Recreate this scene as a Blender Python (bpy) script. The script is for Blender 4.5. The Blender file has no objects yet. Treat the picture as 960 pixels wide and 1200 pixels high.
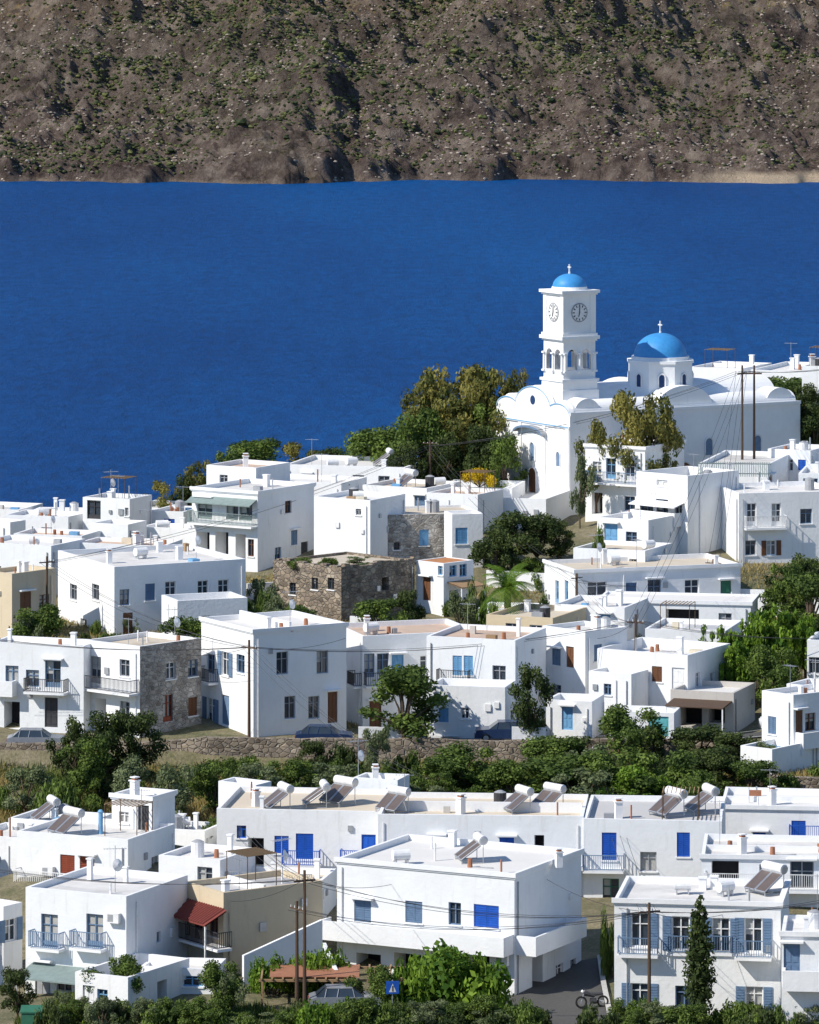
import bpy, math, random
import numpy as np
random.seed(7); rng=np.random.default_rng(7)
R=math.radians
# ---------------------------------------------------------------- survey helpers (bearing/depression -> world metres)
F=6000.0; CAMZ=180.0; VH=-60.0
def X_(u,Y): return (u-480.0)*Y/F
def Z_(v,Y): return CAMZ-(v-VH)*Y/F
scene=bpy.context.scene
def link(o): scene.collection.objects.link(o); return o
# ---------------------------------------------------------------- materials
M={}
def base(name):
    m=bpy.data.materials.new(name); m.use_nodes=True; nt=m.node_tree
    b=nt.nodes['Principled BSDF']; M[name]=m
    return m,nt,b
def N(nt,t,**k):
    n=nt.nodes.new(t)
    for a,v in k.items():
        if a in ('blend_type','operation','attribute_name','feature','data_type','distance'): setattr(n,a,v)
        else: n.inputs[a.replace('_',' ')].default_value=v
    return n
def noise(nt,scale,detail=5,rough=.6,mapscale=None):
    tc=nt.nodes.new('ShaderNodeTexCoord'); n=N(nt,'ShaderNodeTexNoise',Scale=scale,Detail=detail,Roughness=rough)
    if mapscale:
        mp=nt.nodes.new('ShaderNodeMapping'); mp.inputs['Scale'].default_value=mapscale
        nt.links.new(tc.outputs['Object'],mp.inputs[0]); nt.links.new(mp.outputs[0],n.inputs['Vector'])
    else: nt.links.new(tc.outputs['Object'],n.inputs['Vector'])
    return n
def ramp(nt,src,stops):
    r=nt.nodes.new('ShaderNodeValToRGB'); e=r.color_ramp.elements
    while len(e)<len(stops): e.new(.5)
    for i,(p,c) in enumerate(stops):
        e[i].position=p; e[i].color=(*c,1) if not isinstance(c,(int,float)) else (c,c,c,1)
    nt.links.new(src,r.inputs[0]); return r
def mixc(nt,fac,a,b,mode='MIX'):
    m=nt.nodes.new('ShaderNodeMix'); m.data_type='RGBA'; m.blend_type=mode
    for s,i in ((fac,0),(a,6),(b,7)):
        if hasattr(s,'is_linked'): nt.links.new(s,m.inputs[i])
        elif isinstance(s,tuple): m.inputs[i].default_value=(*s,1)
        else: m.inputs[i].default_value=s
    return m.outputs[2]
def bump(nt,b,src,strength,dist):
    bp=nt.nodes.new('ShaderNodeBump'); bp.inputs['Strength'].default_value=strength; bp.inputs['Distance'].default_value=dist
    nt.links.new(src,bp.inputs['Height']); nt.links.new(bp.outputs[0],b.inputs['Normal'])
def simple(name,c,rough=.7,spec=.3,var=.12,scale=3.0,metal=0,bmp=0.02):
    m,nt,b=base(name)
    n=noise(nt,scale)
    c2=tuple(x*(1-var) for x in c); c1=tuple(min(1,x*(1+var)) for x in c)
    r=ramp(nt,n.outputs[0],[(.3,c2),(.7,c1)])
    nt.links.new(r.outputs[0],b.inputs['Base Color']); b.inputs['Roughness'].default_value=rough
    b.inputs['Specular IOR Level'].default_value=spec; b.inputs['Metallic'].default_value=metal
    if bmp: bump(nt,b,n.outputs[0],.3,bmp)
    return m
def plaster(name,c1,c2,stain,amt=.55):
    m,nt,b=base(name)
    n=noise(nt,.5,6); oi=nt.nodes.new('ShaderNodeObjectInfo')
    col=mixc(nt,oi.outputs['Random'],c1,c2)
    r=ramp(nt,n.outputs[0],[(.35,.93),(.65,1.0)]); col=mixc(nt,1.0,col,r.outputs[0],'MULTIPLY')
    st=noise(nt,2.2,6,.65,(1,1,.16)); rs=ramp(nt,st.outputs[0],[(.56,0),(.80,1)])
    mu=N(nt,'ShaderNodeMath',operation='MULTIPLY'); mu.inputs[1].default_value=amt; nt.links.new(rs.outputs[0],mu.inputs[0])
    col=mixc(nt,mu.outputs[0],col,stain)
    pt=noise(nt,.9,7,.7); rp=ramp(nt,pt.outputs[0],[(.62,0),(.70,.3)]); col=mixc(nt,rp.outputs[0],col,stain)
    nt.links.new(col,b.inputs['Base Color']); b.inputs['Roughness'].default_value=.9; b.inputs['Specular IOR Level'].default_value=.15
    fb=noise(nt,3.5,5); bump(nt,b,fb.outputs[0],.4,.05)
plaster('plaster',(.87,.87,.865),(.81,.83,.85),(.56,.54,.50))
plaster('plaster_clean',(.87,.87,.87),(.85,.86,.87),(.68,.67,.66),.4)
plaster('plaster_cream',(.66,.54,.36),(.62,.54,.42),(.40,.34,.28))
plaster('plaster_old',(.55,.52,.48),(.5,.48,.45),(.30,.27,.24))
def roofm(name,c):
    m,nt,b=base(name); n=noise(nt,.45,7,.65); oi=nt.nodes.new('ShaderNodeObjectInfo')
    c2=tuple(x*.68 for x in c)
    r=ramp(nt,n.outputs[0],[(.35,c2),(.6,c)])
    col=mixc(nt,oi.outputs['Random'],r.outputs[0],tuple(min(.8,x*1.06) for x in c))
    nt.links.new(col,b.inputs['Base Color']); b.inputs['Roughness'].default_value=.95
    bump(nt,b,n.outputs[0],.3,.05)
roofm('roof_white',(.70,.68,.65)); roofm('roof_grey',(.50,.49,.48)); roofm('roof_beige',(.60,.52,.41)); roofm('roof_pink',(.58,.43,.33))
def stone(name,cs,scale,mort):
    m,nt,b=base(name); tc=nt.nodes.new('ShaderNodeTexCoord')
    mp=nt.nodes.new('ShaderNodeMapping'); mp.inputs['Scale'].default_value=(1,1,1.5); nt.links.new(tc.outputs['Object'],mp.inputs[0])
    v=N(nt,'ShaderNodeTexVoronoi',Scale=scale); nt.links.new(mp.outputs[0],v.inputs['Vector'])
    v2=N(nt,'ShaderNodeTexVoronoi',feature='DISTANCE_TO_EDGE',Scale=scale); nt.links.new(mp.outputs[0],v2.inputs['Vector'])
    sep=nt.nodes.new('ShaderNodeSeparateColor'); nt.links.new(v.outputs['Color'],sep.inputs[0])
    r=ramp(nt,sep.outputs[0],[(i/(len(cs)-1),c) for i,c in enumerate(cs)])
    e=ramp(nt,v2.outputs[0],[(.0,0),(.12,1)])
    col=mixc(nt,e.outputs[0],mort,r.outputs[0])
    n=noise(nt,.6,6); rr=ramp(nt,n.outputs[0],[(.35,.6),(.65,1.12)]); col=mixc(nt,1.0,col,rr.outputs[0],'MULTIPLY')
    nt.links.new(col,b.inputs['Base Color']); b.inputs['Roughness'].default_value=.95
    bump(nt,b,e.outputs[0],.9,.08)
stone('stone',[(.13,.10,.075),(.40,.32,.23),(.25,.20,.16),(.48,.40,.30)],2.3,(.28,.24,.19))
stone('stone_grey',[(.24,.20,.17),(.55,.51,.46),(.34,.30,.26),(.62,.58,.53)],2.4,(.52,.50,.46))
simple('glass',(.035,.05,.07),.12,.6,.3,.7,bmp=0); simple('curtain',(.42,.42,.40),.4,.4)
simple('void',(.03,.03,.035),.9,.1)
simple('white',(.78,.78,.78),.5); simple('blue',(.02,.11,.50),.5); simple('lblue',(.16,.36,.58),.6); simple('sblue',(.14,.22,.34),.7)
simple('brown',(.16,.07,.035),.6); simple('red',(.26,.06,.03),.6); simple('wood',(.34,.22,.12),.8); simple('grey',(.33,.34,.36),.6)
simple('green',(.04,.16,.10),.6); simple('turq',(.12,.42,.45),.6); simple('dark',(.05,.05,.055),.6); simple('navy',(.02,.05,.14),.5)
simple('greygreen',(.22,.28,.27),.6); simple('tile_red',(.20,.05,.04),.8,scale=5); simple('orange',(.50,.22,.09),.7)
simple('steel',(.5,.52,.55),.35,.5,metal=.6); simple('polewood',(.10,.065,.045),.9,scale=8); simple('panel',(.13,.10,.085),.3,.6)
simple('dome_blue',(.05,.28,.62),.5,.35,.1); simple('canvas',(.62,.56,.44),.9); simple('rubber',(.02,.02,.02),.8)
simple('car_blue',(.02,.04,.10),.25,.5); simple('car_grey',(.25,.27,.3),.25,.5); simple('car_white',(.75,.75,.75),.3,.5); simple('car_red',(.35,.02,.02),.25,.5)
simple('bark',(.12,.085,.06),.95,scale=6); simple('terra',(.36,.16,.09),.8); simple('asphalt',(.085,.083,.08),.9,scale=4)
simple('kerb',(.45,.44,.42),.9); simple('paint',(.7,.7,.68),.7)
# ---------------------------------------------------------------- mesh builder
class MB:
    def __init__(s): s.v=[];s.f=[];s.m=[];s.n=[]
    def mi(s,n):
        if n not in s.n: s.n.append(n)
        return s.n.index(n)
    def poly(s,pts,mat):
        k=len(s.v); s.v+=[tuple(p) for p in pts]; s.f.append(tuple(range(k,k+len(pts)))); s.m.append(s.mi(mat))
    def box(s,x0,x1,y0,y1,z0,z1,mat):
        if x1<x0:x0,x1=x1,x0
        if y1<y0:y0,y1=y1,y0
        k=len(s.v); s.v+=[(x0,y0,z0),(x1,y0,z0),(x1,y1,z0),(x0,y1,z0),(x0,y0,z1),(x1,y0,z1),(x1,y1,z1),(x0,y1,z1)]
        i=s.mi(mat)
        for q in ((0,3,2,1),(4,5,6,7),(0,1,5,4),(1,2,6,5),(2,3,7,6),(3,0,4,7)):
            s.f.append(tuple(k+j for j in q)); s.m.append(i)
    def tube(s,p0,p1,r0,r1,mat,n=8,caps=True):
        a=np.array(p0,float); b=np.array(p1,float); d=b-a; L=np.linalg.norm(d)
        if L<1e-6: return
        d/=L; t=np.cross(d,[0,0,1]) if abs(d[2])<.9 else np.cross(d,[1,0,0]); t/=np.linalg.norm(t); w=np.cross(d,t)
        k=len(s.v); i=s.mi(mat)
        for c,r in ((a,r0),(b,r1)):
            for j in range(n):
                q=c+r*(math.cos(2*math.pi*j/n)*t+math.sin(2*math.pi*j/n)*w); s.v.append(tuple(q))
        for j in range(n):
            s.f.append((k+j,k+(j+1)%n,k+n+(j+1)%n,k+n+j)); s.m.append(i)
        if caps:
            s.f.append(tuple(k+j for j in range(n))); s.m.append(i); s.f.append(tuple(k+n+j for j in range(n))); s.m.append(i)
    def dome(s,c,r,h,mat,n=32,k=12):
        b=len(s.v); i=s.mi(mat)
        for a in range(k+1):
            t=a/k*math.pi/2
            for j in range(n):
                p=2*math.pi*j/n; s.v.append((c[0]+r*math.cos(t)*math.cos(p),c[1]+r*math.cos(t)*math.sin(p),c[2]+h*math.sin(t)))
        for a in range(k):
            for j in range(n):
                s.f.append((b+a*n+j,b+a*n+(j+1)%n,b+(a+1)*n+(j+1)%n,b+(a+1)*n+j)); s.m.append(i)
    def build(s,name,parent=None,loc=(0,0,0),rz=0,smooth=False):
        if not s.f: return None
        me=bpy.data.meshes.new(name); me.from_pydata(s.v,[],s.f)
        for n in s.n: me.materials.append(M[n])
        me.polygons.foreach_set('material_index',s.m)
        if smooth: me.polygons.foreach_set('use_smooth',[True]*len(s.f))
        me.update(); o=link(bpy.data.objects.new(name,me)); o.location=loc; o.rotation_euler=(0,0,rz)
        if parent: o.parent=parent
        return o
def empty(name,loc,rz=0):
    e=bpy.data.objects.new(name,None); e.empty_display_size=.5; e.location=loc; e.rotation_euler=(0,0,rz); return link(e)
# ---------------------------------------------------------------- ground profile
PY=[-400,0,15,50,120,230,270,285,300,315,330,345,350.0,351.2,358,372,390,415,435,450,475,520,640,1010,1100,2000]
PZ=[190,176,175,152,129,119,120,120.6,121.4,122,122.9,123.5,123.7,125.1,125.0,126.3,128,130.2,131.6,132.2,126.5,112,75,2,-6,-30]
def h0(y): return np.interp(y,PY,PZ)
CP=[]
def hfun(x,y):
    x=np.atleast_1d(np.asarray(x,float)); y=np.atleast_1d(np.asarray(y,float)); h=h0(y)
    sw=np.full(h.shape,.25); sr=np.zeros(h.shape)
    for (a,b,z) in CP:
        m=(abs(x-a)<16)&(abs(y-b)<16)
        if m.any():
            w=np.exp(-((x[m]-a)**2+(y[m]-b)**2)/(2*3.6**2)); sw[m]+=w; sr[m]+=w*(z-float(h0(b)))
    return h+sr/sw
# ---------------------------------------------------------------- houses
DEF={'w':(1.0,1.2),'s':(1.0,1.25),'o':(1.0,1.3),'d':(1.0,2.1),'g':(1.2,2.1),'h':(1.0,2.0)}
ACC=[]
def house(name,uL,uC,uR,vt,vb,Y,th,op=(),bal=(),dl=None,dr=None,wall='plaster',roof='roof_white',par=.35,cor=False,acc=(),auto=0,awn=(),wallR=None,clut=True,cols=('blue','brown','white','sblue'),ac=()):
    t=R(th); c,s=math.cos(t),math.sin(t); Xc=X_(uC,Y)
    def tL(u): a=(u-480)/F; return (Xc-a*Y)/(c+a*s)
    def tR(u): a=(u-480)/F; return (a*Y-Xc)/(s-a*c)
    tl=dl if dl else tL(uL); tr=dr if dr else (tR(uR) if th>3 and uR>uC else 8.0)
    zb=Z_(vb,Y) if vb else float(h0(Y))-.1
    H=Z_(vt,Y)-zb
    for k in (0,.5,1):
        CP.append((Xc-k*tl*c,Y+k*tl*s,zb)); CP.append((Xc+k*tr*s,Y+k*tr*c,zb))
    CP.append((Xc-tl*c*.6+tr*s*.6,Y+tl*s*.6+tr*c*.6,zb))
    e=empty(name,(Xc,Y,zb),-t)
    W=MB();Wn=MB();Sh=MB();Rl=MB();Rf=MB()
    def loc(u,v,face=None):
        f=face or ('L' if u<uC else 'R')
        if f=='L': q=tL(u); yd=Y+q*s; return f,-q,Z_(v,yd)-zb
        q=tR(u); yd=Y+q*c; return f,q,Z_(v,yd)-zb
    def P(f,a,z,i): return (a,i,z) if f=='L' else (-i,a,z)
    def fb(mb,f,a0,a1,z0,z1,i0,i1,mat):
        if f=='L': mb.box(a0,a1,i0,i1,z0,z1,mat)
        else: mb.box(-i1,-i0,a0,a1,z0,z1,mat)
    ops={'L':[],'R':[]}
    for o in op:
        u,v,ty,col=o[:4]; w,h=(o[4],o[5]) if len(o)>4 else DEF[ty]
        f,a,z=loc(u,v); ops[f].append([a-w/2,a+w/2,z-h/2,z+h/2,ty,col])
    if auto:
        for f,Lh in (('L',tl),('R',tr)):
            if f=='R' and th<4: continue
            ns=max(1,int(H/2.8)); 
            for k in range(ns):
                a=1.1+random.random()
                while a<Lh-1.1:
                    if random.random()<auto:
                        ty=random.choice('wwsoogd' if k==0 else 'wwsog'); w,h=DEF[ty]; z0=k*2.9+(.1 if ty in 'dg' else 1.0)
                        if z0+h<H-.3:
                            aa=a-tl if f=='L' else a
                            ops[f].append([aa-w/2,aa+w/2,z0,z0+h,ty,random.choice(cols)])
                    a+=2.2+random.random()*1.2
    FD=3.5
    hj={q:H+random.uniform(-.035,.035) for q in ('l','c','r','b')}
    for f,a0,a1,wm in (('L',-tl,0,wall),('R',0,tr,wallR or wall)):
        good=[]
        for o in ops[f]:
            o[0]=max(o[0],a0+.12); o[1]=min(o[1],a1-.12); o[3]=min(o[3],H-.25)
            if o[1]-o[0]<.3 or o[3]-o[2]<.3: continue
            if any(o[0]<q[1]+.05 and o[1]>q[0]-.05 and o[2]<q[3]+.05 and o[3]>q[2]-.05 for q in good): continue
            good.append(o)
        A=sorted({a0,a1,*[o[0] for o in good],*[o[1] for o in good]}); Zs=sorted({-FD,H,*[o[2] for o in good],*[o[3] for o in good]})
        ha,hb=(hj['l'],hj['c']) if f=='L' else (hj['c'],hj['r'])
        def top(a): return ha+(hb-ha)*(a-a0)/(a1-a0)
        for i in range(len(A)-1):
            for j in range(len(Zs)-1):
                ca=(A[i]+A[i+1])/2; cz=(Zs[j]+Zs[j+1])/2
                if any(o[0]<ca<o[1] and o[2]<cz<o[3] for o in good): continue
                zt0,zt1=(top(A[i]),top(A[i+1])) if Zs[j+1]==H else (Zs[j+1],)*2
                W.poly([P(f,A[i],Zs[j],0),P(f,A[i+1],Zs[j],0),P(f,A[i+1],zt1,0),P(f,A[i],zt0,0)],wm)
        for x0,x1,z0,z1,ty,col in good:
            D=.22 if ty!='h' else 1.5
            W.poly([P(f,x0,z0,0),P(f,x0,z1,0),P(f,x0,z1,D),P(f,x0,z0,D)],wm); W.poly([P(f,x1,z0,0),P(f,x1,z1,0),P(f,x1,z1,D),P(f,x1,z0,D)],wm)
            W.poly([P(f,x0,z1,0),P(f,x1,z1,0),P(f,x1,z1,D),P(f,x0,z1,D)],wm); W.poly([P(f,x0,z0,0),P(f,x1,z0,0),P(f,x1,z0,D),P(f,x0,z0,D)],wm)
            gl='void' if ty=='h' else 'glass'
            w=x1-x0;h=z1-z0
            if ty in 'wgo' and random.random()<.4:
                zz=z0+h*random.choice((.0,.35,.5)); xe=x1-w*random.choice((0,.5))
                Wn.poly([P(f,x0,zz,D-.014),P(f,xe,zz,D-.014),P(f,xe,z1,D-.014),P(f,x0,z1,D-.014)],'curtain')
            Wn.poly([P(f,x0,z0,D-.01),P(f,x1,z0,D-.01),P(f,x1,z1,D-.01),P(f,x0,z1,D-.01)],gl)
            if ty in 'wgo':
                k=.07
                for q in ((x0,x0+k,z0,z1),(x1-k,x1,z0,z1),(x0+k,x1-k,z1-k,z1),(x0+k,x1-k,z0,z0+(k if ty!='g' else .35))): fb(Wn,f,*q,.12,.19,col if ty!='o' else 'white')
                fb(Wn,f,x0+w/2-.035,x0+w/2+.035,z0+k,z1-k,.115,.185,col if ty!='o' else 'white')
                fb(Wn,f,x0+k,x1-k,z0+h*.66,z0+h*.66+.05,.125,.18,col if ty!='o' else 'white')
            if ty in 'wso': fb(W,f,x0-.08,x1+.08,z0-.09,z0-.003,-.07,.1,'plaster_clean')
            if ty in 'dgs' and w>.6 and random.random()<.3: fb(W,f,x0-.2,x1+.2,z1+.1,z1+.2,-.4,-.003,'plaster_clean')
            if ty=='s':
                for b0,b1 in ((x0+.01,x0+w/2-.012),(x0+w/2+.012,x1-.01)):
                    fb(Sh,f,b0,b1,z0+.01,z1-.01,.08,.11,col)
                    for q in ((b0,b0+.05,z0+.01,z1-.01),(b1-.05,b1,z0+.01,z1-.01)): fb(Sh,f,*q,.045,.079,col)
                    n=int(h/.13)
                    for k in range(n): fb(Sh,f,b0+.06,b1-.06,z0+.04+k*.13,z0+.11+k*.13,.05,.079,col)
            if ty=='o':
                for b0,b1 in ((x0-w/2-.02,x0-.02),(x1+.02,x1+w/2+.02)):
                    fb(Sh,f,b0,b1,z0,z1,-.05,-.012,col)
                    for k in range(int(h/.15)): fb(Sh,f,b0+.05,b1-.05,z0+.05+k*.15,z0+.12+k*.15,-.07,-.051,col)
            if ty=='d':
                fb(Sh,f,x0+.005,x1-.005,z0,z1-.005,.1,.15,col)
                for q in ((x0+.12,x0+w/2-.06),(x0+w/2+.06,x1-.12)):
                    for zz in ((.2,h*.42),(h*.5,h-.2)): fb(Sh,f,q[0],q[1],z0+zz[0],z0+zz[1],.075,.099,col)
        Lh=a1-a0
        if Lh>3 and (f=='L' or th>8):
            for k in range(random.choice((0,1,1,2))):
                a=a0+random.choice((.35,Lh-.35,random.uniform(.5,Lh-.5)))
                if any(o[0]-.15<a<o[1]+.15 for o in good): continue
                Rl.tube(P(f,a,-.5,-.07),P(f,a,H-.5,-.07),.04,.04,random.choice(('white','white','grey','steel')),6)
            for k in range(random.choice((0,1,2))):
                a=a0+random.uniform(.5,Lh-.5); z=random.uniform(1.2,max(1.4,H-1))
                if any(o[0]-.3<a<o[1]+.3 and o[2]-.3<z<o[3]+.3 for o in good): continue
                q=random.uniform(.12,.22); fb(Rl,f,a-q,a+q,z-q*1.2,z+q*1.2,-.12,-.004,random.choice(('grey','white','steel')))
    W.poly([(-tl,0,-FD),(-tl,tr,-FD),(-tl,tr,hj['b']),(-tl,0,hj['l'])],wall); W.poly([(-tl,tr,-FD),(0,tr,-FD),(0,tr,hj['r']),(-tl,tr,hj['b'])],wall)
    p=.2; pw='plaster_clean' if wall in('plaster','plaster_clean') else wall
    rz=H-par
    for q,ka,kb in (([(-tl,0),(0,0),(-p,p),(-tl+p,p)],'l','c'),([(0,0),(0,tr),(-p,tr-p),(-p,p)],'c','r'),([(0,tr),(-tl,tr),(-tl+p,tr-p),(-p,tr-p)],'r','b'),([(-tl,tr),(-tl,0),(-tl+p,p),(-tl+p,tr-p)],'b','l')):
        za,zb2=hj[ka],hj[kb]
        W.poly([(*q[0],za),(*q[1],zb2),(*q[2],zb2),(*q[3],za)],pw)
        W.poly([(*q[2],zb2),(*q[3],za),(*q[3],rz),(*q[2],rz)],pw)
    Rf.poly([(-tl+p,p,rz),(-p,p,rz),(-p,tr-p,rz),(-tl+p,tr-p,rz)],roof)
    if cor:
        for z0,z1,o in ((H-.22,H+.04,.14),(H-.32,H-.223,.07)):
            W.box(-tl-o,o,-o,-.002,z0,z1,'plaster_clean'); W.box(.002,o,0,tr+o,z0,z1,'plaster_clean')
    if name=='stone_ruin':
        a=-tl
        while a<0: w=random.uniform(.25,.9); W.box(a,min(a+w,0),.003,.45,H-.1,H+random.uniform(-.05,.28),wall); a+=w
        a=.45
        while a<tr: w=random.uniform(.25,.9); W.box(-.45,-.003,a,min(a+w,tr),H-.1,H+random.uniform(-.05,.3),wall); a+=w
    if clut and tl>3 and tr>3:
        for k in range(random.choice((2,3,3,4,5))):
            a=-random.uniform(.8,tl-.8); b=random.uniform(.8,tr-.8); w=random.uniform(.2,.45); h=random.uniform(.2,.9); q=random.random()
            if q<.3:
                Rf.box(a-w/2,a+w/2,b-w/2,b+w/2,rz,rz+h+par,'plaster_clean'); Rf.box(a-w/2-.05,a+w/2+.05,b-w/2-.05,b+w/2+.05,rz+h+par,rz+h+par+.08,'plaster_clean')
            elif q<.6: Rf.tube((a,b,rz),(a,b,rz+h+par),.06,.06,random.choice(('steel','white','terra')),6)
            elif q<.8: Rf.box(a-w,a+w,b-w*.7,b+w*.7,rz+.01,rz+h*.7,random.choice(('grey','canvas','terra','plaster_old','wood','lblue')))
            else:
                Rf.tube((a,b,rz),(a+1.4,b+.2,rz+.04),.05,.05,'grey',5); Rf.tube((a,b,rz),(a,b,rz+.5),.16,.14,'terra',8)
        if random.random()<.3 and tr>6:
            b=random.uniform(2.5,tr-2); Rf.box(-tl+.21,-.21,b,b+.18,rz+.002,rz+par+random.uniform(-.05,.35),'plaster_clean')
        if random.random()<.45:
            a=-random.uniform(.8,tl-.8); b=random.uniform(.8,tr-.8); zt=rz+random.uniform(2,3)
            Rf.tube((a,b,rz),(a,b,zt),.02,.02,'steel',5); Rf.tube((a-.6,b,zt-.1),(a+.6,b,zt-.1),.012,.012,'steel',4)
            for k in range(6): Rf.tube((a-.5+k*.2,b-.3,zt-.1),(a-.5+k*.2,b+.3,zt-.1),.01,.01,'steel',4)
        if random.random()<.3:
            a=-random.uniform(.8,tl-.8); b=random.uniform(.8,tr-.8); Rf.tube((a,b,rz),(a,b,rz+.9),.4,.4,random.choice(['white','grey','dark']),12); Rf.tube((a,b,rz+.9),(a,b,rz+1.02),.4,.15,'grey',12)
        if random.random()<.1:
            a0=-random.uniform(2.6,max(2.7,tl-.4)); b0=random.uniform(.4,max(.5,tr-2.8))
            for a in (a0,a0+2.2):
                for b in (b0,b0+2): Rf.tube((a,b,rz),(a,b,rz+1.9),.03,.03,'polewood',5)
            for k in range(9): Rf.box(a0+k*.27,a0+k*.27+.05,b0-.1,b0+2.1,rz+1.9,rz+1.95,'wood')
    for bl in bal:
        u0,u1,v,dep,col=bl[:5]; solid=len(bl)>5
        f,a0,z=loc(u0,v); _,a1,z1=loc(u1,v,f); z=(z+z1)/2
        if a1<a0:a0,a1=a1,a0
        fb(W,f,a0,a1,z-.15,z,-dep,-.002,'plaster_clean')
        if solid:
            fb(W,f,a0,a1,z+.002,z+.95,-dep,-dep+.14,'plaster_clean'); fb(W,f,a0,a0+.14,z+.002,z+.95,-dep+.142,-.002,'plaster_clean'); fb(W,f,a1-.14,a1,z+.002,z+.95,-dep+.142,-.002,'plaster_clean')
        else:
            for zz in (z+.08,z+.93): 
                fb(Rl,f,a0,a1,zz,zz+.045,-dep,-dep+.045,col); fb(Rl,f,a0,a0+.045,zz,zz+.045,-dep+.046,-.002,col); fb(Rl,f,a1-.045,a1,zz,zz+.045,-dep+.046,-.002,col)
            n=int((a1-a0)/.13)
            for k in range(n+1): q=a0+.01+k*(a1-a0-.05)/max(n,1); fb(Rl,f,q,q+.03,z+.12,z+.93,-dep+.008,-dep+.038,col)
            for k in range(1,int(dep/.14)+1):
                for q in (a0+.005,a1-.035): fb(Rl,f,q,q+.03,z+.12,z+.93,-dep+k*.14,-dep+k*.14+.03,col)
    for (u0,u1,v,dep,drop,col) in awn:
        f,a0,z=loc(u0,v); _,a1,_z=loc(u1,v,f)
        for k in range(2):
            zz=z-.08*k
            Sh.poly([P(f,a0,zz,-.003),P(f,a1,zz,-.003),P(f,a1,zz-drop,-dep),P(f,a0,zz-drop,-dep)],col)
        Sh.poly([P(f,a0,z-drop,-dep),P(f,a1,z-drop,-dep),P(f,a1,z-drop-.08,-dep),P(f,a0,z-drop-.08,-dep)],col)
        if dep>1.4:
            for a in (a0+.06,a1-.06): fb(Rl,f,a-.04,a+.04,z-drop-2.4,z-drop-.09,-dep+.02,-dep+.1,'white')
        if col=='tile_red':
            for k in range(int((a1-a0)/.25)):
                a=a0+.12+k*.25; Sh.tube(P(f,a,z+.03,-.01),P(f,a,z-drop+.03,-dep),.07,.07,col,6)
    for (u,v) in ac:
        f,a,z=loc(u,v); fb(Rl,f,a-.4,a+.4,z-.28,z+.28,-.35,-.05,'white'); fb(Rl,f,a-.3,a+.05,z-.2,z+.2,-.36,-.351,'grey')
    W.build('walls',e); Rf.build('roof',e); Wn.build('windows',e); Sh.build('shutters_and_doors',e); Rl.build('railings',e)
    for (k,u,dy,*r) in acc:
        yy=Y+dy
        if k=='sol' and Y>380 and random.random()<.5: k='chim' if random.random()<.4 else 'tank'
        ACC.append((k,X_(u,yy),yy,zb+rz,r[0] if r else 0))
hs=house; WH='white_house'
# ===== front row
hs(WH,-60,4,26,1062,1165,296,40,[(12,1090,'o','sblue'),(-20,1090,'w','white')],bal=[(-2,-40,1107,.8,'sblue')])
hs(WH,30,148,220,1050,1172,290,26,[(58,1091,'g','sblue',1.1,1.9),(111,1091,'g','sblue',1.1,1.9),(50,1150,'d','grey'),(75,1150,'w','grey'),(124,1150,'h','dark'),(186,1098,'w','grey',.5,.6)],
   bal=[(40,76,1110,.7,'sblue'),(88,125,1110,.7,'sblue')],awn=[(38,112,1128,2.0,.5,'greygreen')],acc=[('ant',135,3)],ac=[(135,1075)],roof='roof_white')
hs(WH,88,150,222,1146,1194,284,30,[(104,1172,'d','white',.8,1.6),(120,1170,'w','lblue',.7,1.0),(190,1170,'h','dark')],par=.8,clut=False)
hs(WH,165,252,262,1136,1160,288.5,10,[(190,1150,'w','lblue',1.2,.6),(225,1150,'w','lblue',1.2,.6)],dr=3,clut=False)
hs('beige_house',215,262,378,1046,1150,293.5,55,[(232,1084,'g','brown',1.0,2.0),(250,1084,'w','brown',1,1.3),(240,1125,'g','brown',1.2,1.8)],bal=[(222,272,1104,1.0,'dark')],
   wall='plaster_cream',roof='roof_grey',awn=[(217,266,1053,1.5,.7,'tile_red')],acc=[('ant',330,5)])
hs(WH,395,603,705,1024,1172,292,27,[(425,1068,'s','sblue',1.1,1.25),(485,1069,'s','sblue',1.1,1.25),(533,1071,'w','sblue',.8,1.3),(570,1074,'s','blue',1.6,1.3),
   (432,1140,'h','dark',1.6,2.2),(478,1140,'h','dark',1.8,2.2),(560,1142,'h','dark',1.5,2.2),(630,1140,'h','dark',1.4,1.9),(656,1138,'w','white',1,.8),(672,1132,'w','grey',.8,.8),(693,1130,'w','white',1.1,1.2)],
   bal=[(386,602,1104,1.3,'white',1),(604,664,1104,1.3,'white',1)],cor=True,roof='roof_white',acc=[('sol',560,6),('tank',470,5),('chim',655,4)],ac=[(590,1125)],dr=9)
hs(WH,720,915,990,1058,1200,284,8,[(750,1090,'o','sblue',1.0,1.9),(798,1094,'o','sblue',1.0,1.9),(845,1096,'o','sblue',1.0,1.9),(883,1096,'o','sblue',1.0,1.9),(750,1166,'o','sblue'),(802,1168,'w','sblue'),(884,1170,'o','sblue')],
   bal=[(725,772,1117,.7,'sblue'),(782,812,1117,.12,'sblue'),(832,858,1117,.12,'sblue'),(862,905,1120,.8,'sblue')],cor=True,roof='roof_white',acc=[('tank',850,4),('sol',905,5),('tank',800,4.5)],dr=7)
hs(WH,916,1020,1030,1094,1215,279,6,[(928,1128,'d','sblue',.9,2.0),(948,1128,'d','sblue',.9,2.0)],bal=[(918,1000,1155,1.0,'white',1)],cor=True,dr=5)
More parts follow.
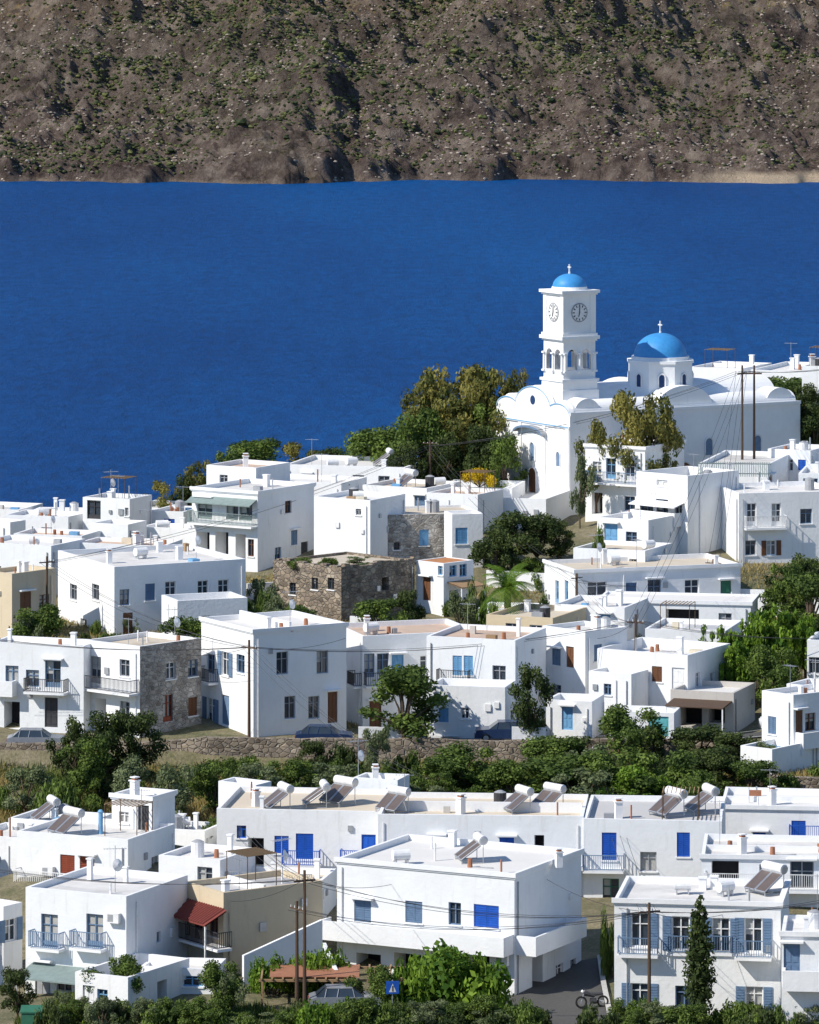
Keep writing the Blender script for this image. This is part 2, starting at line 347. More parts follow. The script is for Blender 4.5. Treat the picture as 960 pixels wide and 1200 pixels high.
# ===== second row
hs(WH,20,150,205,984,1045,308,25,[(79,1014,'s','red',1.0,1.25),(102,1016,'s','red',1.0,1.25),(182,1015,'w','grey')],bal=[(24,150,1040,.9,'white')],acc=[('sol',84,4),('pipe',118,4)],roof='roof_white',ac=[(58,1020)])
hs(WH,131,178,205,934,984,313,28,[(168,960,'d','dark',.8,1.7),(145,958,'w','white',.7,.7)],acc=[('chim',158,2)],roof='roof_white',cor=True,clut=False)
hs(WH,-40,44,90,985,1050,322,30,auto=.4)
hs(WH,10,100,132,965,1000,326,22,auto=.3,acc=[('sol',60,3)])
hs(WH,150,240,262,974,1045,327,18,auto=.3,roof='roof_grey',acc=[('tank',215,3),('chim',190,4)])
hs(WH,186,258,300,1008,1062,303,25,[(240,1028,'w','grey')],roof='roof_white')
hs(WH,262,372,386,1036,1080,301,12,[(300,1052,'w','grey'),(340,1052,'s','blue',.8,.9)],dr=5,roof='roof_beige',bal=[(268,366,1042,.1,'grey')])
hs(WH,254,445,452,951,1050,318,7,[(330,990,'s','blue',.9,1.1),(357,992,'s','blue',1.1,1.6),(432,996,'d','blue',.9,1.9),(283,975,'w','blue',.6,.8),(300,1000,'h','dark',1.0,1.9),(408,1020,'w','grey')],
   bal=[(332,376,1013,.7,'blue'),(400,444,1013,.7,'blue')],acc=[('sol',332,3),('sol',378,4),('sol',403,5),('chim',300,4)],dr=8.5,roof='roof_beige')
hs(WH,443,684,690,957,1050,314,4,[(478,993,'s','blue',.8,1.3),(512,993,'s','blue',.8,1.3),(594,994,'s','blue',.9,1.3),(632,994,'h','blue',.6,1.6),(470,1030,'w','blue'),(560,978,'w','white',.4,.4)],
   bal=[(458,560,1013,1.0,'blue'),(562,684,1013,1.2,'sblue')],acc=[('sol',466,4),('sol',612,4,),('sol',648,5),('chim',540,3)],dr=8.5,roof='roof_beige')
hs(WH,414,466,480,914,950,327,20,[(440,935,'w','white',.6,.6)],clut=False,acc=[('chim',440,1.5),('ant',420,2)])
hs(WH,256,300,318,920,948,328,30,clut=False)
hs(WH,684,846,856,962,1052,313,5,[(714,992,'s','blue',.9,1.7),(801,990,'s','blue',.8,1.5),(760,1010,'w','grey'),(716,1045,'w','green',1.0,1.6)],bal=[(684,732,1018,.9,'sblue')],acc=[('sol',790,4),('sol',830,5),('chim',725,3)],dr=9,roof='roof_grey')
hs(WH,845,985,1000,946,1040,324,6,[(890,984,'s','blue',.8,.9),(936,972,'s','blue',.9,1.1),(860,985,'w','grey',.6,.6)],bal=[(925,975,984,.6,'blue')],cor=True,acc=[('chim',905,3)],dr=7)
hs(WH,822,990,1000,1004,1060,301,5,[(850,1025,'h','dark',1.6,1.6),(900,1025,'w','grey'),(940,1028,'g','grey',1.4,1.9)],bal=[(826,985,1040,1.1,'white')],cor=True,dr=7,roof='roof_white',acc=[('chim',870,3)])
# ===== row B
hs(WH,-10,98,118,757,862,362,18,[(62,790,'g','sblue',1.2,1.9),(14,790,'w','sblue'),(60,835,'d','dark'),(14,838,'h','dark',1.2,1.9),(38,795,'w','sblue')],bal=[(33,80,810,.9,'dark'),(-5,20,812,.9,'white',1)],roof='roof_white')
hs('stone_house',100,164,236,758,862,360,42,[(112,785,'g','grey',1.1,1.9),(146,783,'w','grey'),(118,835,'h','dark',1.1,2.0),(146,832,'w','grey'),(197,830,'g','red',1,1.9),(226,828,'s','brown',.9,1.3),(200,786,'w','white'),(226,783,'w','sblue')],
   bal=[(96,163,808,1.0,'dark')],wallR='stone_grey',roof='roof_beige',acc=[('ant',205,4)])
hs(WH,236,297,406,738,862,360,60,[(247,778,'w','sblue',1.2,1.4),(264,778,'o','sblue',1.1,1.7),(247,832,'o','sblue',1.2,1.7),(264,832,'d','sblue',1.2,2.1),(282,778,'w','sblue',1.2,1.3),
   (331,777,'w','grey',.95,1.6),(378,776,'w','grey',.95,1.6),(340,829,'w','grey',.9,1.6),(368,829,'w','grey',.9,1.6),(390,829,'d','brown',.8,2.2)],bal=[(240,256,798,.8,'dark')],cor=True,roof='roof_white',acc=[('ant',340,5)],wall='plaster_clean')
hs(WH,400,425,560,745,862,366,72,[(432,780,'g','sblue',.9,1.7),(449,778,'g','sblue',.9,1.5),(466,778,'s','lblue',.9,1.3),(500,778,'w','white'),(440,838,'d','brown',.9,2),(500,830,'w','grey')],bal=[(416,424,803,.6,'dark'),(426,446,803,.7,'dark')],dl=7,roof='roof_pink',acc=[('tank',435,3),('chim',430,5)])
hs(WH,500,604,640,750,862,361,20,[(536,780,'s','lblue',.7,1.4),(549,780,'s','lblue',.7,1.4),(585,790,'w','grey')],bal=[(515,552,800,.7,'dark')],roof='roof_pink')
hs(WH,503,592,606,806,866,355,12,[(520,838,'s','lblue',.7,1.0),(545,836,'w','white',.6,.8)],par=.7,clut=False,dr=4)
hs('beige_house',570,648,690,724,790,377,24,[(600,740,'w','grey'),(628,742,'w','white')],wall='plaster_cream',roof='roof_beige')
hs(WH,636,686,735,740,850,366,48,[(652,770,'s','sblue',.9,1.2),(668,770,'d','brown',.8,1.5),(652,812,'w','sblue'),(701,765,'s','sblue',.8,1.2),(720,768,'w','sblue')],roof='roof_white',acc=[('chim',700,3)])
hs(WH,700,806,856,768,850,362,28,[(720,790,'w','grey',.6,.8),(770,790,'s','brown',.8,1.1),(795,800,'d','white'),(835,797,'w','white',.8,1.1),(818,797,'w','white',.8,1.1)],roof='roof_white',par=.7,bal=[(706,760,812,.8,'white',1)])
hs(WH,640,694,712,822,866,356,16,[(665,842,'d','lblue',.8,1.6)],par=.7,clut=False,dr=3.5)
hs(WH,712,790,812,836,866,354.5,12,[(772,850,'d','turq',1.4,1.5)],par=.6,clut=False,dr=3)
hs(WH,690,740,760,790,840,361,30,[(712,808,'w','sblue',.6,.8)],par=.5,clut=False)
hs(WH,650,732,760,712,760,382,20,[(672,728,'w','grey'),(708,730,'s','lblue')],roof='roof_white')
hs(WH,756,850,870,740,800,376,15,auto=.5,roof='roof_white')
hs(WH,786,860,885,812,862,358,20,[(810,836,'h','dark',1.6,1.8),(840,834,'h','dark',1.2,1.6)],par=.4,clut=False,wall='plaster_old',awn=[(790,858,818,2.2,.2,'polewood')])
hs(WH,893,930,990,815,905,347,50,[(905,850,'s','sblue',.8,1.2),(937,847,'d','brown',.7,1.7),(950,846,'w','brown'),(940,888,'w','white')],bal=[(896,928,888,.8,'lblue'),(932,970,872,.8,'white',1)],roof='roof_white')
hs(WH,922,975,1000,806,850,353,30,[(938,828,'w','sblue')])
hs(WH,946,1000,1010,752,815,366,12,[(955,780,'w','grey')])
hs(WH,868,905,960,878,910,344,40,par=.6,clut=False,wall='plaster')
# ===== row C
hs(WH,68,134,288,664,752,386,64,[(86,694,'w','grey',1.4,1.2),(112,694,'w','grey',1.4,1.2),(200,692,'w','white',.9,1.4),(238,691,'w','white',.9,1.4),(262,690,'w','white',.9,1.4),(146,700,'w','sblue',.8,1.2),(176,694,'s','sblue',.8,1.3),(150,732,'d','brown',.8,1.8),(98,733,'w','grey',1.2,1)],
   roof='roof_white',cor=False,wall='plaster_clean',acc=[('chim',128,5),('tank',165,8),('ant',230,7)])
hs(WH,196,208,290,704,756,381,70,[(240,728,'w','grey',.8,.8)],par=.9,dl=4,clut=False)
hs('cream_house',-20,14,66,672,750,384,45,[(30,706,'s','brown',1.1,1.6),(52,706,'w','brown'),(30,740,'d','dark')],wall='plaster_cream',wallR='plaster_cream',roof='roof_beige')
hs(WH,-30,60,100,640,700,402,26,auto=.4,roof='roof_white',acc=[('tank',40,3)])
hs(WH,90,190,214,640,700,404,18,[(104,655,'w','grey',.7,.8)],auto=.3,acc=[('sol',160,2)],roof='roof_pink')
hs('stone_ruin',320,400,486,666,728,392,44,[(343,690,'w','dark',.7,.9),(369,684,'w','dark',.7,.9),(388,684,'w','dark',.7,.9),(452,684,'h','dark',.8,1.0)],wall='stone',wallR='stone',roof='roof_beige',par=.2,clut=False)
hs(WH,488,520,555,660,722,396,45,[(500,690,'d','brown',.9,1.8),(516,668,'w','lblue',.5,.8),(531,668,'w','lblue',.8,1.0),(543,668,'w','lblue',.8,1.0),(532,700,'w','white')],roof='orange',par=.06,awn=[(524,552,682,1.6,.3,'wood')],clut=False)
hs(WH,648,674,868,668,742,393,72,[(653,694,'g','lblue',.8,1.8),(664,694,'g','lblue',.8,1.8),(700,690,'w','white',1.6,1.1),(740,692,'s','sblue',.9,1.2),(767,692,'g','sblue',1.1,1.7),(811,692,'g','white',1.2,1.7),(851,694,'d','green',.9,1.8),(710,732,'d','grey',.9,1.8),(760,735,'w','grey')],
   bal=[(727,868,718,1.7,'white'),(676,722,712,.7,'white',1)],roof='roof_beige',cor=True,dl=7,acc=[('tank',720,6),('ant',700,4)])
hs(WH,672,756,788,646,672,401,24,[(712,660,'w','grey',.9,.9),(742,661,'w','grey',.7,.8),(770,661,'s','brown',.7,.9)],roof='roof_beige',acc=[('sol',760,3)],clut=False)
hs(WH,560,640,660,715,745,390,15,auto=.2,clut=False,dr=4,roof='roof_beige')
hs(WH,700,880,905,706,745,386,10,[(740,728,'h','dark',1.5,1.8),(800,728,'h','dark',2.5,1.8),(850,728,'w','grey')],dr=5,cor=True,clut=False,par=.15)
# ===== row D
hs(WH,225,302,368,576,672,412,34,[(240,596,'g','greygreen',1.5,1.7),(256,596,'g','greygreen',1.2,1.7),(272,597,'g','greygreen',1.2,1.7),(288,598,'g','greygreen',1.3,1.7),
   (238,640,'h','dark',1.3,2.3),(260,640,'h','dark',1.3,2.3),(282,642,'h','dark',1.0,2.2),(294,642,'w','brown',.6,1.4),(338,594,'w','brown',.9,1.0),(345,630,'s','sblue',.9,1.2),(326,650,'w','sblue',.9,1.2),(357,650,'d','dark')],
   awn=[(226,301,580,1.0,.45,'greygreen')],bal=[(226,301,614,.8,'greygreen')],roof='roof_white',cor=True)
hs(WH,242,300,340,548,580,422,30,[(262,562,'w','grey',.8,.8)],roof='roof_pink',acc=[('sol',288,3)],clut=False)
hs(WH,305,400,430,566,640,424,22,[(330,585,'w','grey'),(355,586,'s','blue')],roof='roof_white')
hs(WH,368,434,475,586,664,409,30,[(420,600,'w','grey',.5,.5)],roof='roof_white',wall='plaster_clean',acc=[('tank',420,3)])
hs(WH,430,432,565,604,664,411,76,[(497,630,'s','lblue',.8,1.3),(541,630,'s','lblue',1.1,1.3),(465,640,'w','dark',.5,.6)],dl=6,wallR='stone_grey',roof='roof_beige',par=.2)
hs(WH,528,530,566,603,664,409,78,[(541,628,'s','lblue',1.0,1.3)],dl=3,par=.2,clut=False)
hs(WH,335,475,505,548,600,433,15,[(360,562,'s','blue',.7,.9),(420,565,'w','grey'),(450,566,'w','grey')],roof='roof_white',acc=[('sol',455,4),('tank',390,3),('tank',412,4)])
hs(WH,425,500,540,572,620,424,28,[(450,588,'w','grey'),(492,590,'s','sblue')],roof='roof_beige',acc=[('sol',480,3),('tank',515,4)],auto=.2)
hs(WH,500,560,590,580,620,421,25,auto=.3,roof='roof_pink')
hs(WH,97,152,178,585,625,428,25,[(110,597,'g','dark',1.3,1.6),(124,597,'g','dark',1.3,1.6),(150,600,'w','grey',.6,.7)],roof='roof_grey',acc=[('ant',130,2)])
hs(WH,107,150,172,615,655,417,24,[(128,632,'w','grey',.4,.4)],clut=False,wall='plaster_clean')
hs(WH,5,80,104,606,650,428,20,auto=.6,roof='roof_white',acc=[('sol',50,3)])
hs(WH,-40,12,30,612,660,424,30,auto=.4)
hs(WH,16,96,118,628,670,414,18,[(30,645,'w','brown',.8,.9),(55,645,'w','grey'),(80,646,'s','sblue')],roof='roof_pink',acc=[('ant',60,2)])
hs(WH,165,232,250,620,672,419,20,auto=.4,roof='roof_white',acc=[('tank',190,2)])
hs(WH,175,215,240,600,640,431,20,auto=.4)
hs(WH,36,110,120,600,620,437,10,auto=.5,roof='roof_white')
hs(WH,-50,22,40,598,625,438,16,auto=.5,roof='roof_white',dr=6)
hs(WH,150,188,206,596,625,436,20,auto=.5,roof='roof_white',dr=6)
# right of church
hs(WH,686,756,802,524,606,424,30,[(700,548,'w','white',.8,1.0),(716,549,'g','lblue',.9,1.7),(738,551,'g','white',.9,1.7),(700,590,'h','dark',1.0,1.8),(738,590,'w','sblue'),(780,548,'s','brown',.7,1.0),(772,590,'w','white')],
   bal=[(688,755,566,.8,'sblue')],roof='roof_white',cor=True,acc=[('sol',775,5),('tank',785,4)])
hs(WH,746,806,866,558,652,412,44,[(758,598,'g','sblue',1.4,1.8),(776,598,'g','sblue',1.3,1.8),(795,599,'w','grey',.8,1.4),(790,634,'w','grey',1,1.2),(764,634,'s','lblue',1.0,1.6),(776,566,'w','white',1.2,.5)],
   bal=[(748,800,612,1.0,'white',1)],awn=[(748,802,584,1.2,.3,'white')],roof='roof_white',par=.9)
hs(WH,862,866,985,578,664,410,78,[(881,603,'g','white',.8,1.8),(910,603,'g','white',.8,1.8),(880,642,'w','grey',.9,1.2),(904,642,'o','brown',.8,1.2),(945,605,'w','sblue')],bal=[(872,920,618,.7,'white')],dl=8,roof='roof_white')
hs(WH,700,760,800,610,655,408,30,[(716,628,'d','lblue',1.2,1.9),(740,632,'w','sblue')],par=.5)
hs(WH,900,950,975,528,580,428,25,[(925,545,'w','white',.7,1),(940,545,'s','blue',.7,.9)],roof='roof_white')
hs(WH,818,900,930,545,590,420,15,auto=.2,roof='roof_white',clut=False)
hs(WH,936,990,1000,555,600,420,10,[(950,572,'g','lblue',1.2,1.6)])
hs(WH,808,870,905,432,520,470,25,auto=.3,roof='roof_white')
hs(WH,880,960,1000,436,520,462,22,[(905,450,'w','grey'),(940,452,'w','grey')],roof='roof_white')
hs(WH,940,990,1010,430,500,450,20,roof='roof_beige',acc=[('chim',952,3)])
hs(WH,560,640,690,585,630,425,18,par=.7,clut=False,wall='plaster_clean')
hs(WH,516,600,640,572,610,430,12,par=.7,clut=False,wall='plaster_clean',dr=6)
# outside the frame, continuing the village
for (a,b,c,vt,Y,th) in [(-140,-60,-30,745,368,24),(-150,-70,-48,660,392,30),(-130,-60,-40,600,424,20),(1010,1080,1110,740,370,25),(1015,1090,1120,660,392,30),(1010,1080,1110,560,424,24),(-200,-90,-60,960,318,20),(1030,1130,1160,960,318,20),(1040,1130,1160,1060,292,24),(-200,-110,-70,1055,292,22)]:
    hs(WH,a,b,c,vt,None,Y,th,auto=.6)
# ---------------------------------------------------------------- church
def arch_wall(mb,f,w,h,arches,th,mat):
    xs={0,w}
    for s0,s1,z0,zs in arches:
        for k in range(13): xs.add(s0+(s1-s0)*k/12)
    xs=sorted(xs)
    for i in range(len(xs)-1):
        a,b=xs[i],xs[i+1]; m=(a+b)/2; hit=None
        for ar in arches:
            if ar[0]<m<ar[1]: hit=ar
        if hit:
            s0,s1,z0,zs=hit; r=(s1-s0)/2; cc=(s0+s1)/2
            za=zs+math.sqrt(max(0,r*r-(a-cc)**2)); zb_=zs+math.sqrt(max(0,r*r-(b-cc)**2))
            for ii in (0,th):
                mb.poly([f(a,ii,za),f(b,ii,zb_),f(b,ii,h),f(a,ii,h)],mat)
                if z0>0: mb.poly([f(a,ii,0),f(b,ii,0),f(b,ii,z0),f(a,ii,z0)],mat)
            mb.poly([f(a,0,za),f(b,0,zb_),f(b,th,zb_),f(a,th,za)],mat)
            mb.poly([f(a,0,z0),f(b,0,z0),f(b,th,z0),f(a,th,z0)],mat)
            for q in (s0,s1): mb.poly([f(q,0,z0),f(q,0,zs),f(q,th,zs),f(q,th,z0)],mat)
        else:
            for ii in (0,th): mb.poly([f(a,ii,0),f(b,ii,0),f(b,ii,h),f(a,ii,h)],mat)
def cross(mb,x,y,z,h,mat='white'):
    mb.tube((x,y,z),(x,y,z+.14),.1,.1,mat,8); mb.box(x-.05,x+.05,y-.05,y+.05,z+.1,z+h,mat)
    mb.box(x-.3*h,x+.3*h,y-.045,y+.045,z+h*.62,z+h*.62+.1,mat)
CY=432; TH=60; ct=R(TH); Xc=X_(668,CY); zb=Z_(590,CY)
a=(582-480)/F; cw=(Xc-a*CY)/(math.cos(ct)+a*math.sin(ct)); a=(938-480)/F; cl=(a*CY-Xc)/(math.sin(ct)-a*math.cos(ct))
ch=empty('church',(Xc,CY,zb),-ct)
for k in (0,.5,1):
    CP.append((Xc-k*cw*math.cos(ct),CY+k*cw*math.sin(ct),zb)); CP.append((Xc+k*cl*math.sin(ct),CY+k*cl*math.cos(ct),zb))
Hc=Z_(484,CY)-zb
B=MB(); D=MB(); T=MB()
PC='plaster_clean'
B.box(-cw+.3,-.003,.5,cl,-3,Hc,PC)
pts=[]
nseg=72
for k in range(nseg+1):
    q=k/nseg; s_=-cw+q*cw; 
    def arc(c,r,b,e): 
        d=(q-c)/r; return b+e*math.sqrt(max(0,1-d*d)) if abs(d)<1 else 0
    z=max(Hc-.2,arc(.155,.15,Hc-.2,.9),arc(.845,.15,Hc-.2,.9),arc(.5,.24,Hc+.1,1.75))
    pts.append((s_,z))
for k in range(nseg):
    (a0,z0),(a1,z1)=pts[k],pts[k+1]
    for y in (0,.5): B.poly([(a0,y,-3),(a1,y,-3),(a1,y,z1),(a0,y,z0)],PC)
    B.poly([(a0,0,z0),(a1,0,z1),(a1,.5,z1),(a0,.5,z0)],PC)
    T.poly([(a0,-.06,z0-.02),(a1,-.06,z1-.02),(a1,-.06,z1-.11),(a0,-.06,z0-.11)],'lblue')
for x in (-cw,0): B.poly([(x,0,-3),(x,.5,-3),(x,.5,Hc-.2),(x,0,Hc-.2)],PC)
B.box(-cw-.1,.1,-.14,-.002,Hc-1.35,Hc-1.15,PC); B.box(.002,.12,.0,cl,Hc-.25,Hc+.02,PC)
T.box(-cw-.02,.02,-.16,-.142,Hc-1.29,Hc-1.2,'lblue')
for x in (-cw+.05,-cw*.69,-cw*.36,-.55): B.box(x,x+.5,-.1,-.0025,-1,Hc-1.36,PC)
def disc(mb,f,c,r,i,mat,n=20): mb.poly([f(c[0]+r*math.cos(2*math.pi*k/n),i,c[1]+r*math.sin(2*math.pi*k/n)) for k in range(n)],mat)
fL=lambda s,i,z:(s,i,z); fR=lambda s,i,z:(-i,s,z)
disc(T,fL,(-cw*.5,Hc+.65),.4,-.02,'navy')
def archpanel(mb,f,c,w,z0,zs,i,mat,frame='white'):
    p=[(c-w/2,z0),(c+w/2,z0)]+[(c+w/2*math.cos(math.pi*k/10),zs+w/2*math.sin(math.pi*k/10)) for k in range(11)]
    mb.poly([f(a,i,z) for a,z in p],mat)
    p2=[(c-w/2,z0)]+[(c-w/2*math.cos(math.pi*k/10),zs+w/2*math.sin(math.pi*k/10)) for k in range(11)]+[(c+w/2,z0)]
    for (a0,z0_),(a1,z1_) in zip(p2[:-1],p2[1:]): mb.tube(f(a0,i-.03,z0_),f(a1,i-.03,z1_),.07,.07,frame,5)
archpanel(T,fL,-cw*.5,.8,3.1,4.3,-.03,'sblue'); archpanel(T,fL,-cw*.85,.7,3.0,3.9,-.03,'sblue'); archpanel(T,fL,-cw*.15,.7,3.0,3.9,-.03,'sblue')
archpanel(T,fL,-cw*.5,1.3,.3,1.9,-.03,'brown')
hp=[(-cw*.5-2.4*math.cos(math.pi*k/14),Hc-2.2+.7*math.sin(math.pi*k/14)) for k in range(15)]
for (a0,z0),(a1,z1) in zip(hp[:-1],hp[1:]): T.poly([(a0,-.02,z0),(a1,-.02,z1),(a1,-.6,z1),(a0,-.6,z0)],'grey'); T.poly([(a0,-.6,z0),(a1,-.6,z1),(a1,-.6,z1-.18),(a0,-.6,z0-.18)],'sblue')
for q in (4,9,14,19): archpanel(T,fR,q,.8,3.4,4.5,-.03,'sblue')
archpanel(T,fR,11.5,1.3,.4,2.3,-.03,'brown')
def vault(mb,x0,x1,y0,y1,z,h,axis,mat,n=16):
    for k in range(n):
        t0,t1=math.pi*k/n,math.pi*(k+1)/n
        if axis=='y':
            c=(x0+x1)/2;r=(x1-x0)/2; p=[(c-r*math.cos(t),z+h*math.sin(t)) for t in (t0,t1)]
            mb.poly([(p[0][0],y0,p[0][1]),(p[1][0],y0,p[1][1]),(p[1][0],y1,p[1][1]),(p[0][0],y1,p[0][1])],mat)
            for y in (y0,y1): mb.poly([(p[0][0],y,p[0][1]),(p[1][0],y,p[1][1]),(c,y,z)],mat)
        else:
            c=(y0+y1)/2;r=(y1-y0)/2; p=[(c-r*math.cos(t),z+h*math.sin(t)) for t in (t0,t1)]
            mb.poly([(x0,p[0][0],p[0][1]),(x0,p[1][0],p[1][1]),(x1,p[1][0],p[1][1]),(x1,p[0][0],p[0][1])],mat)
            for x in (x0,x1): mb.poly([(x,p[0][0],p[0][1]),(x,p[1][0],p[1][1]),(x,c,z)],mat)
vault(B,-cw*.72,-cw*.28,.51,cl-.2,Hc-.003,1.9,'y',PC)
vault(B,-cw*.98,-cw*.74,.52,cl-.3,Hc-.004,.9,'y',PC); vault(B,-cw*.26,-cw*.02,.52,cl-.3,Hc-.004,.9,'y',PC)
vault(B,-cw*.9,-.3,cl*.38,cl*.62,Hc-.005,1.8,'x',PC)
vault(B,-cw*.2,-.35,cl*.86,cl*.98,Hc-.006,1.2,'x',PC); vault(B,-cw*.2,-.35,.7,3.2,Hc-.006,1.1,'x',PC)
B.build('church_body',ch); 
def locpt(u,depth):
    wx=X_(u,depth)-Xc; wy=depth-CY; return wx*math.cos(-ct)+wy*math.sin(-ct), -wx*math.sin(-ct)+wy*math.cos(-ct)
dY=CY+9.5; dx,dyl=locpt(774,dY); r=39.5*dY/F
zd0=Z_(455,dY)-zb-1.6; zd1=Z_(421,dY)-zb
def ring(mb,x,y,r,z0,z1,n,mat,off=0):
    p=[(x+r*math.cos(2*math.pi*k/n+off),y+r*math.sin(2*math.pi*k/n+off)) for k in range(n)]
    for k in range(n):
        a_,b_=p[k],p[(k+1)%n]; mb.poly([(*a_,z0),(*b_,z0),(*b_,z1),(*a_,z1)],mat)
    mb.poly([(*q,z1) for q in p],mat); mb.poly([(*q,z0) for q in p],mat)
off=ct+math.pi/8
ring(D,dx,dyl,r,zd0,zd1,8,PC,off); ring(D,dx,dyl,r+.14,zd1-.22,zd1+.02,8,PC,off); ring(D,dx,dyl,r*.86,zd1+.02,zd1+.3,24,PC)
for k in range(8):
    an=off+math.pi/8+k*math.pi/4; nx,ny=math.cos(an),math.sin(an); ap=r*math.cos(math.pi/8)+.02
    f=lambda s,i,z,nx=nx,ny=ny,ap=ap:(dx+nx*(ap-i)-ny*s,dyl+ny*(ap-i)+nx*s,z)
    archpanel(D,f,0,.6,zd0+1.9,zd0+2.75,-.02,'navy')
D.build('dome_drum',ch)
D2=MB(); D2.dome((dx,dyl,zd1+.3),31*dY/F,Z_(391,dY)-Z_(418,dY),'dome_blue',40,14); D2.build('dome',ch,smooth=True)
D3=MB(); zt=zd1+.3+Z_(391,dY)-Z_(418,dY); cross(D3,dx,dyl,zt,Z_(377,dY)-Z_(391,dY)); D3.build('dome_cross',ch)
T.build('facade_trim',ch)
tY=CY+4.2; tx,ty=locpt(667.5,tY+.6); w=3.15
K=MB()
def zt_(v): return Z_(v,tY)-zb
def block(w,z0,z1,mat=PC): K.box(tx-w/2,tx+w/2,ty-w/2,ty+w/2,z0,z1,mat)
block(w+.5,zt_(490),zt_(456)); block(w+.3,zt_(456),zt_(446)); block(w+.55,zt_(446),zt_(443))
def stage(w,z0,z1,arch):
    t=.38
    fr=[lambda s,i,z:(tx-w/2+s,ty-w/2+i,z),lambda s,i,z:(tx+w/2-i,ty-w/2+s,z),lambda s,i,z:(tx-w/2+s,ty+w/2-i,z),lambda s,i,z:(tx-w/2+i,ty-w/2+s,z)]
    for f in fr:
        g=lambda s,i,z,f=f:f(s,i,z+z0)
        arch_wall(K,g,w,z1-z0,arch,t,PC)
za,zc=zt_(443),zt_(398); hh=zc-za
stage(w+.05,za,zc,[(.42,1.40,.75,hh-1.25),(1.80,2.78,.75,hh-1.25)])
g2=w/2+.03
for (fx,fy) in ((0,-1),(1,0),(0,1),(-1,0)):
    for o in (-1.45,0,1.45):
        x=tx+fx*(g2+.05)+(o if fx==0 else 0); y=ty+fy*(g2+.05)+(o if fy==0 else 0)
        K.tube((x,y,za+.7),(x,y,zc-1.2),.12,.1,PC,8); K.box(x-.17,x+.17,y-.17,y+.17,zc-1.2,zc-1.05,PC); K.box(x-.17,x+.17,y-.17,y+.17,za+.55,za+.7,PC)
block(w+.3,zt_(399),zt_(397)-.0); block(w+.62,zt_(397),zt_(393)); block(w+.35,zt_(393),zt_(390))
block(w,zt_(390),zt_(345)); 
for sx in (-1,1):
    for sy in (-1,1): K.box(tx+sx*(w/2-.2)-.26,tx+sx*(w/2-.2)+.26,ty+sy*(w/2-.2)-.26,ty+sy*(w/2-.2)+.26,zt_(389.9),zt_(345.1),PC)
block(w+.35,zt_(345),zt_(343)); block(w+.65,zt_(343),zt_(339.5))
K.build('bell_tower',ch)
K=MB(); K.tube((tx,ty,zt_(339.5)),(tx,ty,zt_(336)),1.55,1.5,PC,32); K.build('bell_tower_drum',ch)
K=MB(); K.dome((tx,ty,zt_(336.5)),1.46,zt_(321)-zt_(336.5),'dome_blue',32,10); K.build('bell_tower_dome',ch,smooth=True)
K=MB(); cross(K,tx,ty,zt_(321),zt_(310)-zt_(321)); K.build('bell_tower_cross',ch)
C=MB()
for f in (lambda s,i,z:(tx+s,ty-w/2+i,z),lambda s,i,z:(tx+w/2-i,ty+s,z)):
    zc=zt_(365.5)
    disc(C,f,(0,zc),.82,-.04,'grey',28); disc(C,f,(0,zc),.72,-.055,'white',28)
    for k in range(12):
        an=k*math.pi/6; a0=(.5*math.sin(an),zc+.5*math.cos(an)); a1=(.68*math.sin(an),zc+.68*math.cos(an))
        C.tube(f(a0[0],-.07,a0[1]),f(a1[0],-.07,a1[1]),.045,.045,'dark',4)
    C.tube(f(0,-.08,zc),f(.02,-.08,zc+.5),.05,.035,'dark',4); C.tube(f(0,-.08,zc),f(-.1,-.08,zc-.36),.05,.04,'dark',4)
C.build('clock_faces',ch)
C=MB(); C.tube((tx,ty,zt_(412)),(tx,ty,zt_(404)),.5,.22,'dark',14); C.tube((tx-1.3,ty,zt_(403)),(tx+1.3,ty,zt_(403)),.06,.06,'polewood',6); C.build('bell',ch)
# ---------------------------------------------------------------- terrain
def hsh(i,j,s):
    n=(i*374761393+j*668265263+s*974634777)&0xffffffff; n=((n^(n>>13))*1274126177)&0xffffffff; return ((n^(n>>16))&0xffff)/65535.0
def vn(x,y,s):
    i=np.floor(x).astype(np.int64); j=np.floor(y).astype(np.int64); fx=x-i; fy=y-j; fx=fx*fx*(3-2*fx); fy=fy*fy*(3-2*fy)
    return (hsh(i,j,s)*(1-fx)+hsh(i+1,j,s)*fx)*(1-fy)+(hsh(i,j+1,s)*(1-fx)+hsh(i+1,j+1,s)*fx)*fy
def fbm(x,y,sc,o=4,s=1,ridge=False):
    t=0;a=1;w=0;x=x/sc;y=y/sc
    for k in range(o):
        q=vn(x*2**k+k*17.3,y*2**k+k*5.1,s+k); q=(1-abs(2*q-1)) if ridge else q
        t=t+a*q; w+=a; a*=.5
    return t/w
def npmesh(name,v,f,mat,smooth=True,attr=None):
    me=bpy.data.meshes.new(name); k=f.shape[1]
    me.vertices.add(len(v)); me.vertices.foreach_set('co',v.astype(np.float32).ravel())
    me.loops.add(f.size); me.loops.foreach_set('vertex_index',f.astype(np.int32).ravel())
    me.polygons.add(len(f)); me.polygons.foreach_set('loop_start',np.arange(0,f.size,k,dtype=np.int32)); me.polygons.foreach_set('loop_total',np.full(len(f),k,dtype=np.int32))
    me.polygons.foreach_set('use_smooth',np.full(len(f),smooth))
    if attr is not None:
        at=me.attributes.new('tint','FLOAT','FACE'); at.data.foreach_set('value',attr.astype(np.float32))
    me.update(calc_edges=True); me.materials.append(M[mat]) if isinstance(mat,str) else [me.materials.append(M[q]) for q in mat]
    return me
